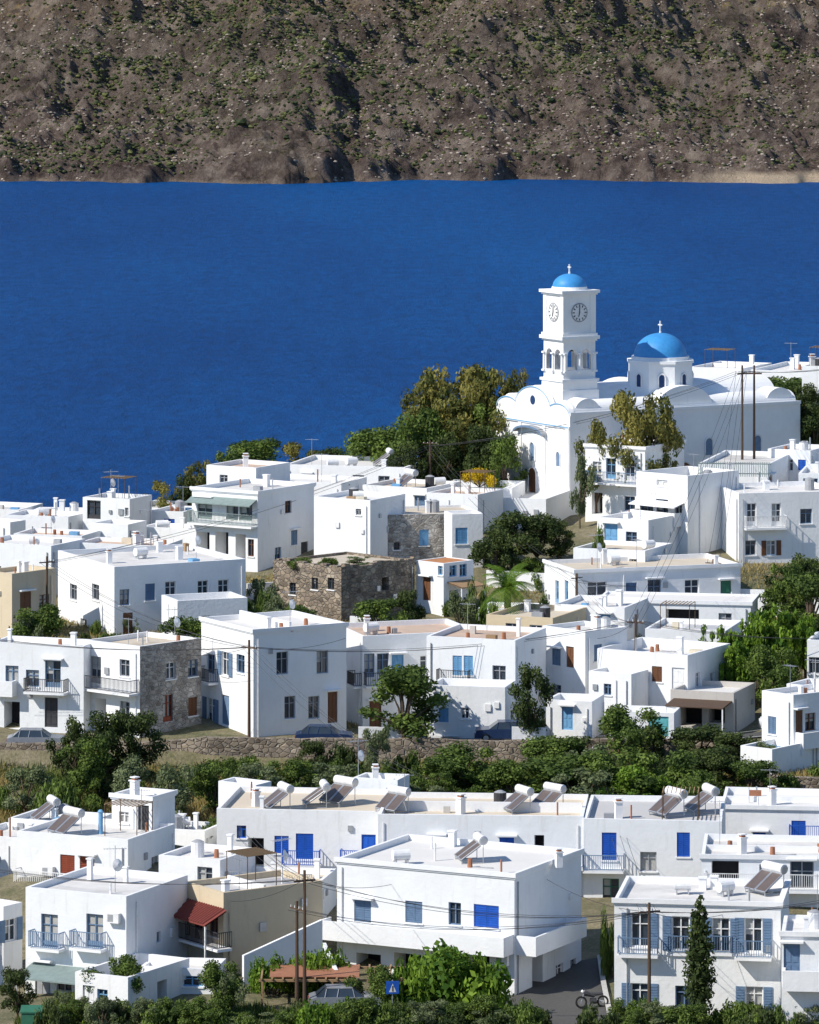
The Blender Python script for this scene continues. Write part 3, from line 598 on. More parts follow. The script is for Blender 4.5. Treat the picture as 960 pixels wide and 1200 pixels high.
def sheet(name,xs,ys,fn,mat):
    Xg,Yg=np.meshgrid(xs,ys); Zg=fn(Xg.ravel(),Yg.ravel()); v=np.stack([Xg.ravel(),Yg.ravel(),Zg],1)
    nx,ny=len(xs),len(ys); i=np.arange(nx-1)[None,:]+np.arange(ny-1)[:,None]*nx; i=i.ravel()
    f=np.stack([i,i+1,i+nx+1,i+nx],1)
    return link(bpy.data.objects.new(name,npmesh(name,v,f,mat)))
m,nt,b=base('ground')
n1=noise(nt,.12,6); n2=noise(nt,.9,8,.7); n3=noise(nt,5,6,.7)
c=ramp(nt,n1.outputs[0],[(.35,(.10,.12,.045)),(.5,(.22,.19,.10)),(.68,(.34,.28,.18))]).outputs[0]
c2=ramp(nt,n2.outputs[0],[(.35,(.07,.09,.03)),(.52,(.22,.19,.11)),(.7,(.32,.27,.19))]).outputs[0]
c=mixc(nt,.55,c,c2); r=ramp(nt,n3.outputs[0],[(.3,.55),(.7,1.2)]); c=mixc(nt,1.0,c,r.outputs[0],'MULTIPLY')
nt.links.new(c,b.inputs['Base Color']); b.inputs['Roughness'].default_value=.95; bump(nt,b,n3.outputs[0],.8,.15)
xs=np.concatenate([np.array([-6000,-3000,-1500,-800,-400,-250,-160,-110]),np.arange(-80,80.1,1.0),np.array([110,160,250,400,800,1500,3000,6000])])
ys=np.concatenate([np.array([-400,-200,-60,0,15,30,50,80,120,160,200,230,250,262]),np.arange(270,350,1.25),np.array([350,351.2]),np.arange(352.4,490,1.25),np.array([500,520,560,600,640,720,820,920,1010,1100,1400,2000])])
def gfn(x,y): 
    h=hfun(x,y); amp=np.clip((np.abs(x)-60)/200,0,1)*6+np.clip((y-470)/100,0,1)*6+.35
    return h+(fbm(x,y,30,4,5)-.5)*amp*1.5-np.clip((y-437)/18,0,1)*np.clip((-x-12)/12,0,1)*4.5
sheet('ground',xs,ys,gfn,'ground')
G1=lambda x,y: float(gfn(np.array([float(x)]),np.array([float(y)]))[0])
# sea
m,nt,b=base('sea')
na=noise(nt,.0022,5,.6,(1,.22,1)); c=ramp(nt,na.outputs[0],[(.34,(.0010,.048,.185)),(.66,(.0025,.088,.29))]).outputs[0]
nb=noise(nt,.13,7,.85,(1,.35,1)); r=ramp(nt,nb.outputs[0],[(.36,.68),(.64,1.28)]); c=mixc(nt,1.0,c,r.outputs[0],'MULTIPLY')
nt.links.new(c,b.inputs['Base Color']); b.inputs['Roughness'].default_value=.5; b.inputs['Specular IOR Level'].default_value=.09
nw=noise(nt,.32,5,.8,(1,.45,1)); bump(nt,b,nw.outputs[0],1.0,1.8)
sheet('sea',np.array([-30000,-6000,-1500,0,1500,6000,30000.]),np.array([600,1200,2000,3000,4500,12000.]),lambda x,y:x*0,'sea')
# far shore hills
m,nt,b=base('hillside')
n1=noise(nt,.0055,7,.65); n2=noise(nt,.035,9,.8); n3=noise(nt,.16,7,.8)
brown=ramp(nt,n2.outputs[0],[(.36,(.045,.034,.030)),(.46,(.12,.083,.066)),(.55,(.21,.155,.12)),(.66,(.40,.32,.245))]).outputs[0]
green=ramp(nt,n3.outputs[0],[(.32,(.022,.034,.010)),(.5,(.07,.085,.025)),(.68,(.17,.17,.055))]).outputs[0]
geo=nt.nodes.new('ShaderNodeNewGeometry'); sp=nt.nodes.new('ShaderNodeSeparateXYZ'); nt.links.new(geo.outputs['Position'],sp.inputs[0])
mr=nt.nodes.new('ShaderNodeMapRange'); mr.inputs[1].default_value=15; mr.inputs[2].default_value=120; mr.inputs[3].default_value=-.10; mr.inputs[4].default_value=.12; nt.links.new(sp.outputs[2],mr.inputs[0])
ad=N(nt,'ShaderNodeMath',operation='ADD'); nt.links.new(n1.outputs[0],ad.inputs[0]); nt.links.new(mr.outputs[0],ad.inputs[1])
fg=ramp(nt,ad.outputs[0],[(.46,0),(.55,.75)]).outputs[0]
c=mixc(nt,fg,brown,green)
sp3=ramp(nt,n3.outputs[0],[(.50,0),(.60,.75)]).outputs[0]; c=mixc(nt,sp3,c,(.26,.20,.155))
n5=noise(nt,.004,5,.6,(.5,1,1)); mr3=nt.nodes.new('ShaderNodeMapRange'); mr3.inputs[1].default_value=75; mr3.inputs[2].default_value=130; mr3.inputs[3].default_value=-.25; mr3.inputs[4].default_value=.2; nt.links.new(sp.outputs[2],mr3.inputs[0])
ad2=N(nt,'ShaderNodeMath',operation='ADD'); nt.links.new(n5.outputs[0],ad2.inputs[0]); nt.links.new(mr3.outputs[0],ad2.inputs[1])
c=mixc(nt,ramp(nt,ad2.outputs[0],[(.56,0),(.64,.8)]).outputs[0],c,(.38,.27,.14))
vo=N(nt,'ShaderNodeTexVoronoi',Scale=.3); nt.links.new(nt.nodes.new('ShaderNodeTexCoord').outputs['Object'],vo.inputs['Vector'])
sepc=nt.nodes.new('ShaderNodeSeparateColor'); nt.links.new(vo.outputs['Color'],sepc.inputs[0])
rk=ramp(nt,sepc.outputs[0],[(.76,0),(.86,.75)]).outputs[0]; c=mixc(nt,rk,c,(.34,.28,.235))
sn=nt.nodes.new('ShaderNodeSeparateXYZ'); nt.links.new(geo.outputs['True Normal'],sn.inputs[0])
rockc=ramp(nt,n2.outputs[0],[(.38,(.06,.046,.04)),(.5,(.17,.13,.11)),(.62,(.34,.28,.23))]).outputs[0]
c=mixc(nt,ramp(nt,sn.outputs[2],[(.72,.85),(.88,0)]).outputs[0],c,rockc)
nx_=noise(nt,.02,5,.7); mr2=nt.nodes.new('ShaderNodeMapRange'); mr2.inputs[1].default_value=3.2; mr2.inputs[2].default_value=1.0; mr2.inputs[4].default_value=.9; nt.links.new(sp.outputs[2],mr2.inputs[0])
ms=N(nt,'ShaderNodeMath',operation='MULTIPLY'); nt.links.new(mr2.outputs[0],ms.inputs[0]); nt.links.new(ramp(nt,nx_.outputs[0],[(.50,.1),(.62,.8)]).outputs[0],ms.inputs[1]); c=mixc(nt,ms.outputs[0],c,(.36,.28,.21))
mrx=nt.nodes.new('ShaderNodeMapRange'); mrx.inputs[1].default_value=215; mrx.inputs[2].default_value=255; nt.links.new(sp.outputs[0],mrx.inputs[0])
mrz=nt.nodes.new('ShaderNodeMapRange'); mrz.inputs[1].default_value=9; mrz.inputs[2].default_value=5; nt.links.new(sp.outputs[2],mrz.inputs[0])
mm=N(nt,'ShaderNodeMath',operation='MULTIPLY'); nt.links.new(mrx.outputs[0],mm.inputs[0]); nt.links.new(mrz.outputs[0],mm.inputs[1]); c=mixc(nt,mm.outputs[0],c,(.62,.49,.35))
nt.links.new(c,b.inputs['Base Color']); b.inputs['Roughness'].default_value=1; b.inputs['Specular IOR Level'].default_value=.05
bump(nt,b,n3.outputs[0],1.0,8.0)
def far(x,y):
    sh=4010+(fbm(x,y*0,130,5,31)-.5)*260-30*np.exp(-((x-330)/50)**2)
    sh=sh-45*np.exp(-((x+60)/90)**2)
    d=y-sh
    cl=(4+15*fbm(x,y*0+3,40,5,8)**1.4)*np.clip(1-(x-215)/40,0.10,1)
    dd=d+(fbm(x,y,10,4,12)-.5)*34
    z=np.where(d<0,d*.8,cl*np.clip(dd/16,0,1)+np.minimum(d,14)*.14+.07*d+.00005*d*d)
    z+=np.clip(d/8,0,1)*np.clip(1-(x-225)/40,0.1,1)*(fbm(x,y,6,3,13,True)-.4)*4.5
    k=np.clip(d/160,0,1)
    rd=fbm(x,y,300,4,41,True); r2=fbm(x+.3*y,y,80,4,55,True)
    z+=k*((rd-.55)*105+(r2-.5)*48)+np.clip(d/40,0,1)*((fbm(x,y,24,3,77,True)-.5)*13+(fbm(x,y,9,3,78)-.5)*7)
    oc=np.clip(fbm(x,y,45,3,301)-.54,0,1)*52*np.clip(d/60,0,1); z+=oc*(.4+fbm(x,y,6,2,302))
    z+=78*np.exp(-(((x-150)/95)**2+((y-4740)/170)**2))+34*np.exp(-(((x+230)/150)**2+((y-4650)/200)**2))-26*np.exp(-(((x-10)/50)**2+((y-4700)/260)**2))
    z+=42*np.exp(-(((x-330)/80)**2+((y-4850)/190)**2))
    z+=np.clip((y-5100)/2000,0,1)*230
    return z
xs=np.concatenate([np.array([-14000,-7000,-4000,-2400,-1500,-1000,-750,-600,-520]),np.arange(-460,460.1,2.0),np.array([520,600,750,1000,1500,2400,4000,7000,14000])])
ys=np.concatenate([np.array([3700,3800,3860]),np.arange(3890,4250,2.0),np.arange(4250,5250,3.2),np.array([5300,5400,5600,6000,6600,7500,9000,12000])])
sheet('far_hills',xs,ys,far,'hillside')
def leafmat(name,c0,c1,tr=.25):
    m,nt,b=base(name); at=nt.nodes.new('ShaderNodeAttribute'); at.attribute_name='tint'
    r=ramp(nt,at.outputs['Fac'],[(0,c0),(1,c1)]); nt.links.new(r.outputs[0],b.inputs['Base Color']); b.inputs['Roughness'].default_value=.7; b.inputs['Specular IOR Level'].default_value=.25
    if tr:
        t=nt.nodes.new('ShaderNodeBsdfTranslucent'); nt.links.new(r.outputs[0],t.inputs[0]); mx=nt.nodes.new('ShaderNodeMixShader'); mx.inputs[0].default_value=tr
        nt.links.new(b.outputs[0],mx.inputs[1]); nt.links.new(t.outputs[0],mx.inputs[2]); nt.links.new(mx.outputs[0],nt.nodes['Material Output'].inputs[0])
leafmat('scrub',(.018,.030,.010),(.12,.13,.04),0)
ico_v=[];ph=(1+5**.5)/2
for a_,b_ in ((-1,ph),(1,ph),(-1,-ph),(1,-ph)): ico_v.append((a_,b_,0))
for a_,b_ in ((-1,ph),(1,ph),(-1,-ph),(1,-ph)): ico_v.append((0,a_,b_))
for a_,b_ in ((ph,-1),(ph,1),(-ph,-1),(-ph,1)): ico_v.append((a_,0,b_))
ico_v=np.array(ico_v)/math.sqrt(1+ph*ph)
ico_f=np.array([(0,11,5),(0,5,1),(0,1,7),(0,7,10),(0,10,11),(1,5,9),(5,11,4),(11,10,2),(10,7,6),(7,1,8),(3,9,4),(3,4,2),(3,2,6),(3,6,8),(3,8,9),(4,9,5),(2,4,11),(6,2,10),(8,6,7),(9,8,1)])
def blobs(name,x,y,z,r,mat,tint,sq=.75):
    n=len(x); jit=rng.uniform(.65,1.25,(n,12,1)); v=ico_v[None]*r[:,None,None]*jit*np.array([1,1,sq])+np.stack([x,y,z],1)[:,None,:]
    f=ico_f[None]+(np.arange(n)*12)[:,None,None]
    return link(bpy.data.objects.new(name,npmesh(name,v.reshape(-1,3),f.reshape(-1,3),mat,False,np.repeat(tint,20))))
n=120000; x=rng.uniform(-440,440,n); y=rng.uniform(3960,5200,n)
dn=.55*fbm(x,y,60,4,91)+.45*fbm(x,y,200,3,92); z=far(x,y); keep=(rng.random(n)<np.clip((dn-.43+np.clip(z-60,0,60)*.0012)*5.0,0.12,1))&(z>5.5)&~((x>225)&(z<10))
x,y,z=x[keep],y[keep],z[keep]; r_=rng.uniform(.6,2.1,len(x))*(.6+.8*fbm(x,y,40,2,9))*(1+np.clip((rng.random(len(x))-.95)*20,0,1))
blobs('scrub',x,y,z+r_*.2,r_,'scrub',rng.random(len(x))**1.3)
n=42000; x=rng.uniform(-440,440,n); y=rng.uniform(3940,5150,n); dn=fbm(x,y,80,3,191); z=far(x,y); keep=(dn>.42)&(z>.3)&~((x>225)&(z<10)); x,y,z=x[keep],y[keep],z[keep]
leafmat('boulder',(.10,.077,.065),(.44,.37,.31),0)
blobs('boulders',x,y,z,rng.uniform(.45,1.0,len(x))*rng.uniform(1,2.1,len(x)),'boulder',rng.random(len(x)),.7)
# ---------------------------------------------------------------- roads, walls
def strip(name,x0,x1,y0,y1,dz,mat,st=1.0,parent=None):
    xs=np.arange(x0,x1+.01,st); ys=np.linspace(y0,y1,max(2,int((y1-y0)/.6)+1)); 
    o=sheet(name,xs,ys,lambda x,y:gfn(x,y)+dz,mat)
    if parent: o.parent=parent
    return o
rd=empty('road',(0,0,0)); strip('asphalt_surface',-70,70,352.0,355.6,.10,'asphalt',1,rd); strip('edge_line',-70,70,352.25,352.37,.114,'paint',1,rd); strip('kerb_edge',-70,70,355.6,355.9,.23,'kerb',1,rd)
rd=empty('road',(0,0,0)); strip('asphalt_surface',-70,70,273.5,278.5,.10,'asphalt',1,rd); strip('edge_line',-70,70,278.2,278.32,.114,'paint',1,rd); strip('kerb_edge',-70,70,278.5,278.8,.24,'kerb',1,rd)
rd=empty('side_road',(0,0,0)); strip('asphalt_surface',4,11,278.9,300,.13,'asphalt',1,rd); strip('kerb_edge',11,11.3,278.9,300,.26,'kerb',.3,rd)
def wall(name,pts,h,th,mat,cap=None):
    mb=MB()
    for (u0,v0,Y0),(u1,v1,Y1) in zip(pts[:-1],pts[1:]):
        p0=(X_(u0,Y0),Y0,Z_(v0,Y0)); p1=(X_(u1,Y1),Y1,Z_(v1,Y1)); nx=(p1[0]-p0[0]); ny=p1[1]-p0[1]; L=math.hypot(nx,ny); q=(-ny/L*th,nx/L*th)
        ns=max(1,int(L/1.2)) if 'stone' in mat else 1
        zj=[random.uniform(-.09,.09) if 0<i<ns else 0 for i in range(ns+1)]
        for i in range(ns):
            g=lambda k,c: p0[c]+(p1[c]-p0[c])*k/ns
            A=[(g(i,0),g(i,1)),(g(i+1,0),g(i+1,1)),(g(i+1,0)+q[0],g(i+1,1)+q[1]),(g(i,0)+q[0],g(i,1)+q[1])]; za=g(i,2)+zj[i]*('stone' in mat); zb=g(i+1,2)+zj[i+1]*('stone' in mat); zt=[za,zb,zb,za]
            k=len(mb.v)
            mb.v+=[(a[0],a[1],z-h) for a,z in zip(A,zt)]+[(a[0],a[1],z) for a,z in zip(A,zt)]
            for fq in ((0,1,5,4),(2,3,7,6),(4,5,6,7))+(((3,0,4,7),) if i==0 else ())+(((1,2,6,5),) if i==ns-1 else ()): mb.f.append(tuple(k+j for j in fq)); mb.m.append(mb.mi(mat))
    return mb.build(name)
wall('stone_retaining_wall',[(-60,872,351.5),(60,871,351.5),(188,869,351.5),(240,864,351),(420,866,350.6),(560,868,350.5),(720,866,350.5),(900,868,351)],4,.5,'stone')
wall('stone_retaining_wall',[(868,906,341),(960,912,340),(1040,914,340)],3,.5,'stone')
wall('white_garden_wall',[(420,852,352.6),(500,853,352.6)],1.1,.2,'plaster_clean'); wall('white_garden_wall',[(600,852,352.6),(640,853,352.6)],1.2,.2,'plaster_clean')
wall('white_garden_wall',[(378,1105,290),(398,1150,286)],3,.2,'plaster_clean'); wall('white_garden_wall',[(286,1120,291),(378,1078,294)],5,.2,'plaster_clean')
wall('white_garden_wall',[(92,1184,282),(150,1186,282),(216,1188,283)],2,.2,'plaster_clean')
wall('stone_retaining_wall',[(560,742,383),(660,746,383)],3,.4,'stone_grey'); wall('stone_retaining_wall',[(290,738,384),(410,732,386)],3,.4,'stone')
for pts in ([(700,752,379),(760,756,377),(830,752,378)],[(0,752,380),(66,756,380)],[(410,722,388),(486,728,386)],[(570,668,404),(640,672,402)],[(290,684,400),(366,680,402)],[(860,690,398),(960,694,396)],[(690,662,404),(800,664,404)]):
    wall('white_garden_wall',pts,3,.2,'plaster')
# ---------------------------------------------------------------- small equipment
cache={}
def inst(key,name,build,loc,rz=0,sc=1):
    if key not in cache:
        mb=MB(); build(mb); o=mb.build(name); cache[key]=o.data
    else: o=link(bpy.data.objects.new(name,cache[key]))
    o.location=loc; o.rotation_euler=(0,0,rz); o.scale=(sc,)*3 if not isinstance(sc,tuple) else sc; return o
def b_sol(mb):
    for x in (-.95,.05):
        k=[(x,-1.3,.3),(x+.9,-1.3,.3),(x+.9,0,1.2),(x,0,1.2)]
        mb.poly(k,'panel'); mb.poly([(a_,b_,c_-.09) for a_,b_,c_ in k],'steel')
        for i in range(4): p,q=k[i],k[(i+1)%4]; mb.tube(p,q,.04,.04,'steel',5)
    mb.tube((-.9,.18,1.45),(.9,.18,1.45),.29,.29,'white',14); mb.tube((-.95,.18,1.45),(-.9,.18,1.45),.2,.29,'steel',14); mb.tube((.9,.18,1.45),(.95,.18,1.45),.29,.2,'steel',14)
    for x in (-.9,.9):
        mb.tube((x,.15,0),(x,.15,1.25),.03,.03,'steel',5); mb.tube((x,-1.25,0),(x,-1.25,.32),.03,.03,'steel',5); mb.tube((x,-1.25,.05),(x,.15,.05),.03,.03,'steel',5)
def b_tank(mb): mb.tube((-.5,0,.55),(.5,0,.55),.32,.32,'white',14); [mb.box(x-.04,x+.04,-.28,.28,0,.3,'steel') for x in (-.35,.35)]
def b_chim(mb): mb.box(-.22,.22,-.22,.22,0,1.0,'plaster_clean'); mb.box(-.28,.28,-.28,.28,1.0,1.08,'plaster_clean'); mb.box(-.15,.15,-.15,.15,1.08,1.22,'terra'); mb.box(-.22,.22,-.22,.22,1.22,1.28,'plaster_clean')
def b_ant(mb):
    mb.tube((0,0,0),(0,0,2.8),.025,.02,'steel',5); mb.tube((-.7,0,2.6),(.7,0,2.6),.015,.015,'steel',4)
    for k in range(8): mb.tube((-.65+k*.18,-.3,2.6),(-.65+k*.18,.3,2.6),.01,.01,'steel',4)
    mb.tube((0,0,1.6),(.12,-.2,1.65),.02,.02,'steel',4); mb.tube((.12,-.2,1.65),(.2,-.32,1.68),.38,.1,'white',14)
def b_pipe(mb): mb.tube((0,0,0),(0,0,1.5),.16,.16,'lblue',10); mb.tube((0,0,1.5),(0,0,1.65),.22,.1,'lblue',10)
KN={'sol':('solar_water_heater',b_sol,-62),'tank':('water_tank',b_tank,20),'chim':('chimney',b_chim,25),'ant':('tv_antenna',b_ant,30),'pipe':('roof_vent_pipe',b_pipe,0)}
for k,x,y,z,r in ACC:
    nm,fn,an=KN[k]; inst(k,nm,fn,(x,y,z),R(an+random.uniform(-22,22)+r),random.uniform(.85,1.02))
def b_pole(mb):
    mb.tube((0,0,-1),(0,0,8),.15,.1,'polewood',8); mb.box(-.8,.8,-.06,.06,7.3,7.42,'polewood')
    for x in (-.7,-.25,.25,.7): mb.tube((x,0,7.42),(x,0,7.6),.04,.03,'white',6)
poles={}
def pole(key,u,vb,vt,Y,arm=True):
    x=X_(u,Y); z0=Z_(vb,Y); zt=Z_(vt,Y); h=zt-z0
    inst('pole','utility_pole',b_pole,(x,Y,z0),R(random.uniform(-60,60)),(.8,.8,h/8)); poles[key]=(x,Y,zt-.5)
pole('a',357,1172,1020,283.5); pole('a2',348,1172,1056,285); pole('b',761,1192,1058,281); pole('c',292,862,750,355.8); pole('d',745,838,720,366)
pole('e',870,548,428,428); pole('f',884,548,428,428.6); pole('g',504,560,516,436); pole('h',55,738,652,386); pole('i',700,948,870,345); pole('j',676,738,672,391); pole('k',248,955,912,345)
pole('l',836,715,655,400); pole('m',505,956,908,338)
wire=MB()
def wr(p,q,sag=.7,off=0):
    p=np.array(p)+[off,0,0]; q=np.array(q)+[off,0,0]; n=12; P=[p+(q-p)*t/n-np.array([0,0,sag*4*(t/n)*(1-t/n)]) for t in range(n+1)]
    for a_,b_ in zip(P[:-1],P[1:]): wire.tube(a_,b_,.014,.014,'dark',4,False)
for p,q in (('a','b'),('a','k'),('c','h'),('c','d'),('d','j'),('e','d'),('e','g'),('b','i'),('c','m'),('j','l'),('a2','b'),('l','e'),('g','j'),('h','g'),('m','i'),('k','m')):
    for o in (-.5,.0,.4): wr(poles[p],poles[q],.9+abs(o)*.3,o)
P3=lambda u,v,Y:(X_(u,Y),Y,Z_(v,Y))
for o in (-.4,.2,.6):
    wr(poles['c'],P3(-60,742,360),.6,o); wr(poles['a'],P3(-90,1005,300),.8,o); wr(poles['b'],P3(1040,1040,282),.5,o); wr(poles['e'],P3(1030,420,440),.5,o); wr(poles['d'],P3(1020,745,366),.6,o)
for p,t in (('a',(470,1034,297)),('a',(262,1056,295)),('b',(860,1068,285)),('c',(405,748,361)),('c',(200,764,366)),('d',(690,748,367)),('b',(640,1030,296))): wr(poles[p],P3(*t),.4)
wire.build('power_lines')
def car(u,Y,rz,col):
    def b(mb):
        def prof(P,w0,w1,mat):
            n=len(P)
            for s_ in (-1,1): mb.poly([(x,s_*(w0 if z<.95 else w1),z) for x,z in P],mat)
            for i in range(n):
                a_,b_=P[i],P[(i+1)%n]; wa=w0 if a_[1]<.95 else w1; wb=w0 if b_[1]<.95 else w1
                mb.poly([(a_[0],-wa,a_[1]),(b_[0],-wb,b_[1]),(b_[0],wb,b_[1]),(a_[0],wa,a_[1])],mat)
        prof([(-2,.3),(-2.02,.65),(-1.9,.86),(-1,.93),(1.65,.94),(1.95,.85),(2,.5),(1.95,.3)],.84,.8,col)
        prof([(-1.05,.93),(-.45,1.36),(1.05,1.38),(1.6,.93)],.78,.64,'glass')
        mb.poly([(-.42,-.63,1.385),(1.02,-.63,1.40),(1.02,.63,1.40),(-.42,.63,1.385)],col)
        for x in (-.42,.35,1.03):
            for s_ in (-1,1): mb.tube((x,s_*.645,1.37),(x+(-.1 if x<.1 else .1),s_*.79,.93),.035,.035,col,4)
        for x in (-1.28,1.25):
            for s_ in (-1,1): mb.tube((x,s_*.68,.31),(x,s_*.86,.31),.31,.31,'rubber',16); mb.tube((x,s_*.86,.31),(x,s_*.875,.31),.19,.17,'steel',12)
        for s_ in (-1,1): mb.box(-2.04,-1.98,s_*.6-.15,s_*.6+.15,.6,.74,'white'); mb.box(1.97,2.02,s_*.62-.12,s_*.62+.12,.62,.76,'red')
        mb.box(-2.06,-1.9,-.8,.8,.3,.45,'dark')
    x=X_(u,Y); inst('car'+col,'parked_car',b,(x,Y,G1(x,Y)+.11),R(rz))
car(380,353.8,180,'car_blue'); car(591,353.9,0,'car_blue'); car(42,353.8,180,'car_grey'); car(925,353.8,0,'car_white'); car(404,284.2,184,'car_grey')
def b_moto(mb):
    for x in (-.62,.62):
        for k in range(16):
            a_=2*math.pi*k/16; b_=2*math.pi*(k+1)/16; mb.tube((x+.29*math.cos(a_),0,.3+.29*math.sin(a_)),(x+.29*math.cos(b_),0,.3+.29*math.sin(b_)),.06,.06,'rubber',5)
        mb.tube((x,-.03,.3),(x,.03,.3),.08,.08,'steel',8)
    mb.tube((-.62,0,.3),(-.42,0,.95),.035,.035,'steel',6); mb.tube((-.42,-.32,1.0),(-.42,.32,1.0),.02,.02,'dark',5)
    mb.tube((-.45,0,.8),(.15,0,.65),.15,.12,'dark',8); mb.tube((.0,0,.72),(.6,0,.76),.12,.08,'dark',8); mb.tube((-.1,0,.35),(.25,0,.35),.17,.17,'dark',8); mb.tube((.1,0,.5),(.62,0,.3),.04,.04,'steel',6); mb.tube((-.5,0,.95),(-.58,0,.85),.09,.09,'white',8)
x=X_(694,287.5); inst('moto','motorcycle',b_moto,(x,287.5,G1(x,287.5)+.16),R(10))
def b_bin(mb): mb.box(-.55,.55,-.4,.4,.15,1.1,'green'); mb.poly([(-.6,-.45,1.1),(.6,-.45,1.1),(.6,.45,1.3),(-.6,.45,1.3)],'green'); mb.poly([(-.6,-.45,1.1),(.6,-.45,1.1),(.6,-.45,1.02),(-.6,-.45,1.02)],'green'); [mb.tube((x_,y_-.03,.09),(x_,y_+.03,.09),.09,.09,'rubber',8) for x_ in (-.45,.45) for y_ in (-.3,.3)]; mb.tube((-.62,0,.95),(.62,0,.95),.03,.03,'dark',5)
x=X_(37,281.3); inst('bin','waste_container',b_bin,(x,281.3,G1(x,281.3)+.04))
def b_sign(mb):
    mb.tube((0,0,0),(0,0,2.6),.04,.04,'steel',8); mb.box(-.36,.36,-.07,-.042,1.85,2.55,'blue')
    mb.poly([(-.2,-.075,1.95),(.2,-.075,1.95),(0,-.075,2.42)],'white'); mb.box(-.03,.03,-.09,-.0755,2.0,2.3,'dark')
x=X_(460,281.8); inst('sign','traffic_sign',b_sign,(x,281.8,G1(x,281.8)),R(8))
pg=empty('pergola',(X_(390,287),287,Z_(1140,287))); mb=MB()
for i in range(14): mb.box(-4+i*.6,-3.9+i*.6,-2,2,0,.08,'wood')
for y in (-1.8,1.8): mb.box(-4.1,4.1,y-.06,y+.06,-.14,-.004,'wood')
for x in (-3.9,0,3.9):
    for y in (-1.8,1.8): mb.box(x-.06,x+.06,y-.06,y+.06,-2.9,-.142,'wood')
mb.box(-3.5,1.5,-1.7,1.7,.083,.12,'terra'); mb.build('beams',pg)
fn=MB()
for i in range(40): fn.box(i*.15,i*.15+.06,0,.04,0,1.2,'greygreen')
fn.box(0,6,.042,.08,1.0,1.08,'greygreen'); fn.box(0,6,.042,.08,.2,.28,'greygreen')
fn.build('slat_fence',None,(X_(818,419),419,Z_(558,419)),R(-6))
# ---------------------------------------------------------------- vegetation
leafmat('leaf_pine',(.022,.042,.012),(.10,.135,.035)); leafmat('leaf_broad',(.04,.075,.015),(.17,.24,.045)); leafmat('leaf_euca',(.07,.09,.02),(.32,.28,.07))
leafmat('leaf_bright',(.05,.12,.012),(.22,.34,.035),.3); leafmat('leaf_olive',(.08,.11,.045),(.23,.27,.13)); leafmat('leaf_yellow',(.45,.30,.01),(.85,.62,.03)); leafmat('grass',(.14,.13,.035),(.50,.38,.15)); leafmat('grass_green',(.06,.10,.02),(.22,.26,.06))
def leaves(cl,dens,size,seed,asp=.55):
    g=np.random.default_rng(seed); V=[];Ts=[]
    for (cx,cy,cz,r,t) in cl:
        n=int(dens*r*r)+8; d=g.normal(size=(n,3)); d/=np.linalg.norm(d,axis=1)[:,None]
        p=np.array([cx,cy,cz])+d*r*(g.uniform(.35,1.1,(n,1)))*np.array([1,1,.85])
        nr=d+g.normal(size=(n,3))*.7; nr/=np.linalg.norm(nr,axis=1)[:,None]
        a=np.cross(nr,g.normal(size=(n,3))); a/=np.linalg.norm(a,axis=1)[:,None]; b=np.cross(nr,a)
        s=size*g.uniform(.6,1.4,(n,1)); V.append(np.stack([p-a*s,p-b*s*asp,p+a*s,p+b*s*asp],1)); Ts.append(np.clip(t+g.normal(size=n)*.16,0,1))
    V=np.concatenate(V).reshape(-1,3); f=np.arange(len(V)).reshape(-1,4); return V,f,np.concatenate(Ts)
